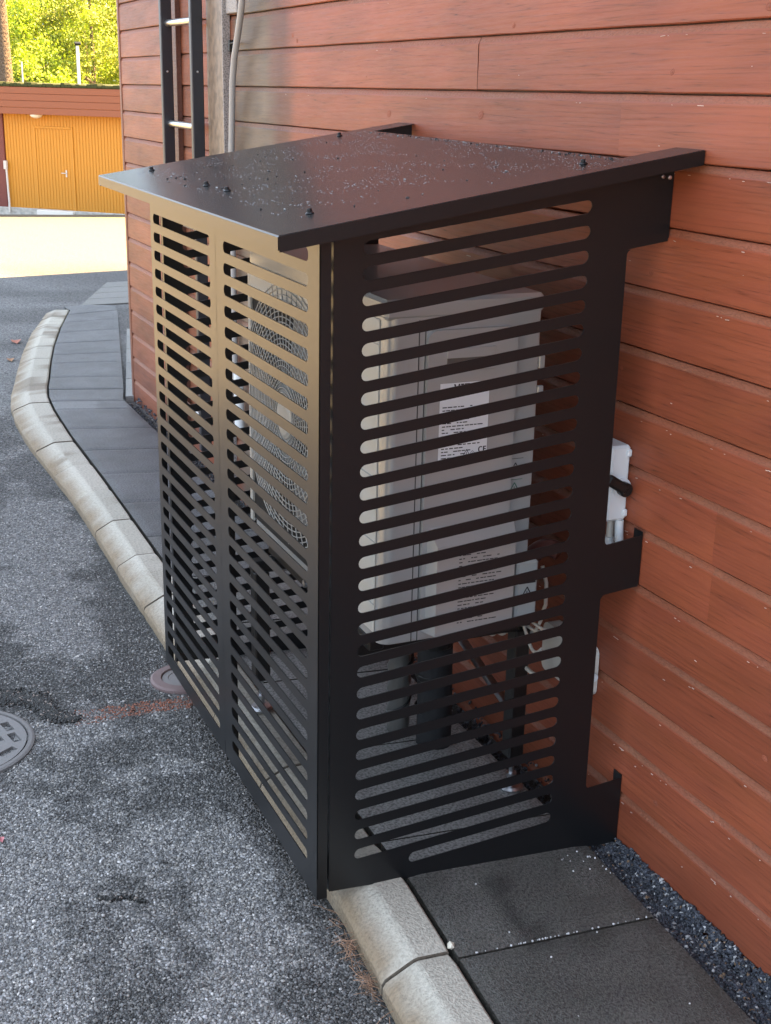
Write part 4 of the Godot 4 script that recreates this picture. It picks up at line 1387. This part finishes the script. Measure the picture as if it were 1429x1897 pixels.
	g.tube(pts, 0.013, 12)
	var cd := thing("grey_conduit", Vector3.ZERO, "grey conduit curving away from the duct up the wall", "conduit")
	build(g, "tube", M.conduit_grey, cd)
	g = Geo.new()
	g.box(V(-3.08, 1.755, 0.001), V(-3.06, 1.80, 0.02), 0.002)
	g.tube([V(-3.07, 1.785, 0.015), V(-2.92, 1.79, 0.035)], 0.004, 8)
	build(g, "clip", M.black_plastic, cd)

# ------------------------------------------------------------------ covers, drops, litter
func make_small_things() -> void:
	# drain grate at the left edge
	var gy := -0.163
	var dr := thing("drain_grate", V(-1.17, gy, 1.46), "round cast iron drain grate with chevron slots in the asphalt", "drain grate")
	var c := CSGCombiner3D.new()
	c.name = "slotted_lid"
	var disc := CSGCylinder3D.new()
	disc.radius = 0.202; disc.height = 0.03; disc.sides = 56
	c.add_child(disc)
	for row in range(-5, 6):
		for s in [-1.0, 1.0]:
			for k in 3:
				var b := CSGBox3D.new()
				b.operation = CSGShape3D.OPERATION_SUBTRACTION
				b.size = Vector3(0.024, 0.1, 0.058 if k < 2 else 0.04)
				b.position = V(row * 0.05 - 0.036 * k + 0.012, 0, s * (0.042 + 0.066 * k))
				b.rotation.y = -s * 0.6
				if Vector2(b.position.x, b.position.z).length() < 0.172: c.add_child(b)
				else: b.free()
	c.material_override = M.iron
	dr.add_child(c)
	c.rotation.y = 1.19
	c.position.y = -0.0125
	var g := Geo.new()
	g.lathe([Vector2(0.225, -0.02), Vector2(0.225, 0.001), Vector2(0.218, 0.004), Vector2(0.208, 0.005), Vector2(0.206, -0.012)], Vector3.ZERO, Vector3.UP, 56)
	build(g, "rim", M.iron, dr)
	g = Geo.new()
	g.lathe([Vector2(0.0, -0.004), Vector2(0.20, -0.004)], V(0, -0.04, 0), Vector3.UP, 32)
	build(g, "pit", M.dark_inside, dr)
	# small valve cover under the front panel
	var vc := thing("valve_cover", V(-1.36, -0.165, 0.735), "small round rusty valve cover half under the black cover", "valve cover")
	g = Geo.new()
	g.lathe([Vector2(0.105, -0.02), Vector2(0.105, 0.003), Vector2(0.098, 0.008), Vector2(0.072, 0.009), Vector2(0.070, 0.002)], Vector3.ZERO, Vector3.UP, 40)
	build(g, "rim", M.iron_rust, vc)
	g = Geo.new()
	g.lathe([Vector2(0.0701, -0.01), Vector2(0.068, 0.004), Vector2(0.05, 0.005), Vector2(0.048, 0.003), Vector2(0.0, 0.004)], Vector3.ZERO, Vector3.UP, 32)
	build(g, "lid", M.iron, vc)
	# drops of water and bits of dirt on the cover's roof
	var drop := Geo.new()
	var prof: Array = []
	for k in 5: prof.append(Vector2(cos(PI / 2 * k / 4.0), 0.55 * sin(PI / 2 * k / 4.0)))
	prof.push_front(Vector2(0.85, -0.05))
	drop.lathe(prof, Vector3.ZERO, Vector3.UP, 10)
	var up := Basis(Vector3.RIGHT, atan(0.1609))
	var xf: Array = []; var cl: Array = []
	for k in 4200:
		var x := rng.randf_range(-1.35, 0.05)
		var z := 0.14 + 0.7 * pow(rng.randf(), 1.4)
		var streak := wob.get_noise_2d(x * 3.0, z * 9.0)
		if streak < 0.02 and z > 0.17: continue
		if x > -0.2 + 0.2 * rng.randf() and z > 0.3: continue
		var r := rng.randf_range(0.0006, 0.0017)
		xf.append(Transform3D(up.scaled_local(Vector3(r, r, r * rng.randf_range(0.9, 1.8))), V(x, roof_y(z), z)))
		cl.append(gr(1.0))
	tag(scatter(drop.mesh(), xf, cl, "water_drops", M.water), "drops of rain water on the black sloping roof sheet", "water drops", "", "stuff")
	xf = []; cl = []
	for k in 130:
		var x := rng.randf_range(-1.3, 0.0)
		var z := rng.randf_range(0.14, 0.16) if k < 60 else rng.randf_range(0.3, 0.88)
		if k >= 60 and k < 90:
			x = -1.02 + rng.randfn(0, 0.03); z = 0.80 + rng.randfn(0, 0.02)
			if k > 75: x = -0.72 + rng.randfn(0, 0.12); z = 0.72 + rng.randfn(0, 0.05)
		var r := rng.randf_range(0.001, 0.003)
		xf.append(Transform3D(Basis.from_euler(Vector3(rng.randf(), rng.randf() * 6, 0)).scaled_local(Vector3(r * 1.4, r * 0.7, r)), V(x, roof_y(z) + r * 0.3, z)))
		cl.append(Color(0.015, 0.015, 0.016) if rng.randf() < 0.8 else Color(0.3, 0.3, 0.3))
	tag(scatter(pebble(9), xf, cl, "dirt_specks", M.stone), "dark specks of dirt on the black sloping roof sheet", "dirt", "", "stuff")
	# leaves and needles
	var spots := [[-0.625, 1.405, 0.014, Color(0.45, 0.16, 0.17), "pink fallen petal on the asphalt at the left edge"], [-7.12, 0.37, 0.07, Color(0.35, 0.12, 0.07), "larger rust red leaf in the gutter of the far kerb"], [-6.5, 0.50, 0.05, Color(0.30, 0.15, 0.07), "smaller brown leaf in the gutter of the far kerb, nearer"]]
	for e in spots:
		g = Geo.new()
		g.col = e[3]
		var s: float = e[2]
		var P := [V(-s, 0.002, 0), V(-0.3 * s, 0.004 + 0.2 * s, 0.5 * s), V(0.4 * s, 0.003 + 0.1 * s, 0.45 * s), V(s, 0.002, 0.05 * s), V(0.3 * s, 0.006 + 0.25 * s, -0.5 * s), V(-0.4 * s, 0.005 + 0.1 * s, -0.4 * s)]
		for k in 6: g.tri(V(0, 0.002, 0), P[k], P[(k + 1) % 6])
		tag(build(g, "fallen_leaf", M.dry_leaf, self, V(e[0], -0.167, e[1])), e[4], "leaf")
	# pine needles caught against the kerb
	xf = []; cl = []
	var nd := Geo.new()
	nd.tube([V(-1, 0, 0), V(-0.3, 0.15, 0.06), V(0.4, 0.12, 0.1), V(1, 0, 0.02)], 0.022, 4)
	for k in 110:
		var near := k % 3
		var x := 0.11 + rng.randfn(0, 0.02) if near == 0 else (0.235 + rng.randfn(0, 0.02) if near == 1 else rng.randf_range(-0.05, 0.4))
		var s := rng.randf_range(0.012, 0.03)
		xf.append(Transform3D(Basis.from_euler(Vector3(rng.randfn(0, 0.3), rng.randfn(0.2, 0.8), rng.randfn(0, 0.3))).scaled_local(Vector3(s, s, s)), V(x, -0.16 + rng.randf() * 0.012, kerb_z(x) + 0.165 + absf(rng.randfn(0, 0.008)))))
		cl.append(Color(0.35, 0.20, 0.12) * rng.randf_range(0.4, 1.4))
	tag(scatter(nd.mesh(), xf, cl, "pine_needles", M.dry_leaf), "dried brown pine needles caught along the near kerb", "needles", "", "stuff")
	# white grit in the near slab joint
	xf = []; cl = []
	for k in 58:
		var t := rng.randf()
		var p := V(0.308, 0, lerpf(0.56, 0.11, t))
		if k > 35: p = V(rng.randf_range(0.02, 0.14), 0, rng.randf_range(0.1, 0.2)) if k < 52 else V(rng.randf_range(0.0, 0.7), 0, rng.randf_range(0.12, 0.55))
		var r := rng.randf_range(0.0013, 0.0032)
		xf.append(Transform3D(Basis.from_euler(Vector3(rng.randf(), rng.randf() * 6, 0)).scaled_local(Vector3(r, r, r)), V(p.x, pave_y(p.x, p.z) + 0.002, p.z)))
		cl.append(gr(rng.randf_range(0.4, 0.7)))
	xf.append(Transform3D(Basis().scaled(Vector3(0.011, 0.009, 0.009)), V(0.268, -0.09, 0.598)))
	cl.append(Color(0.6, 0.55, 0.45))
	tag(scatter(pebble(5), xf, cl, "white_grit", M.stone), "white grit in the joints of the near slabs", "grit", "", "stuff")
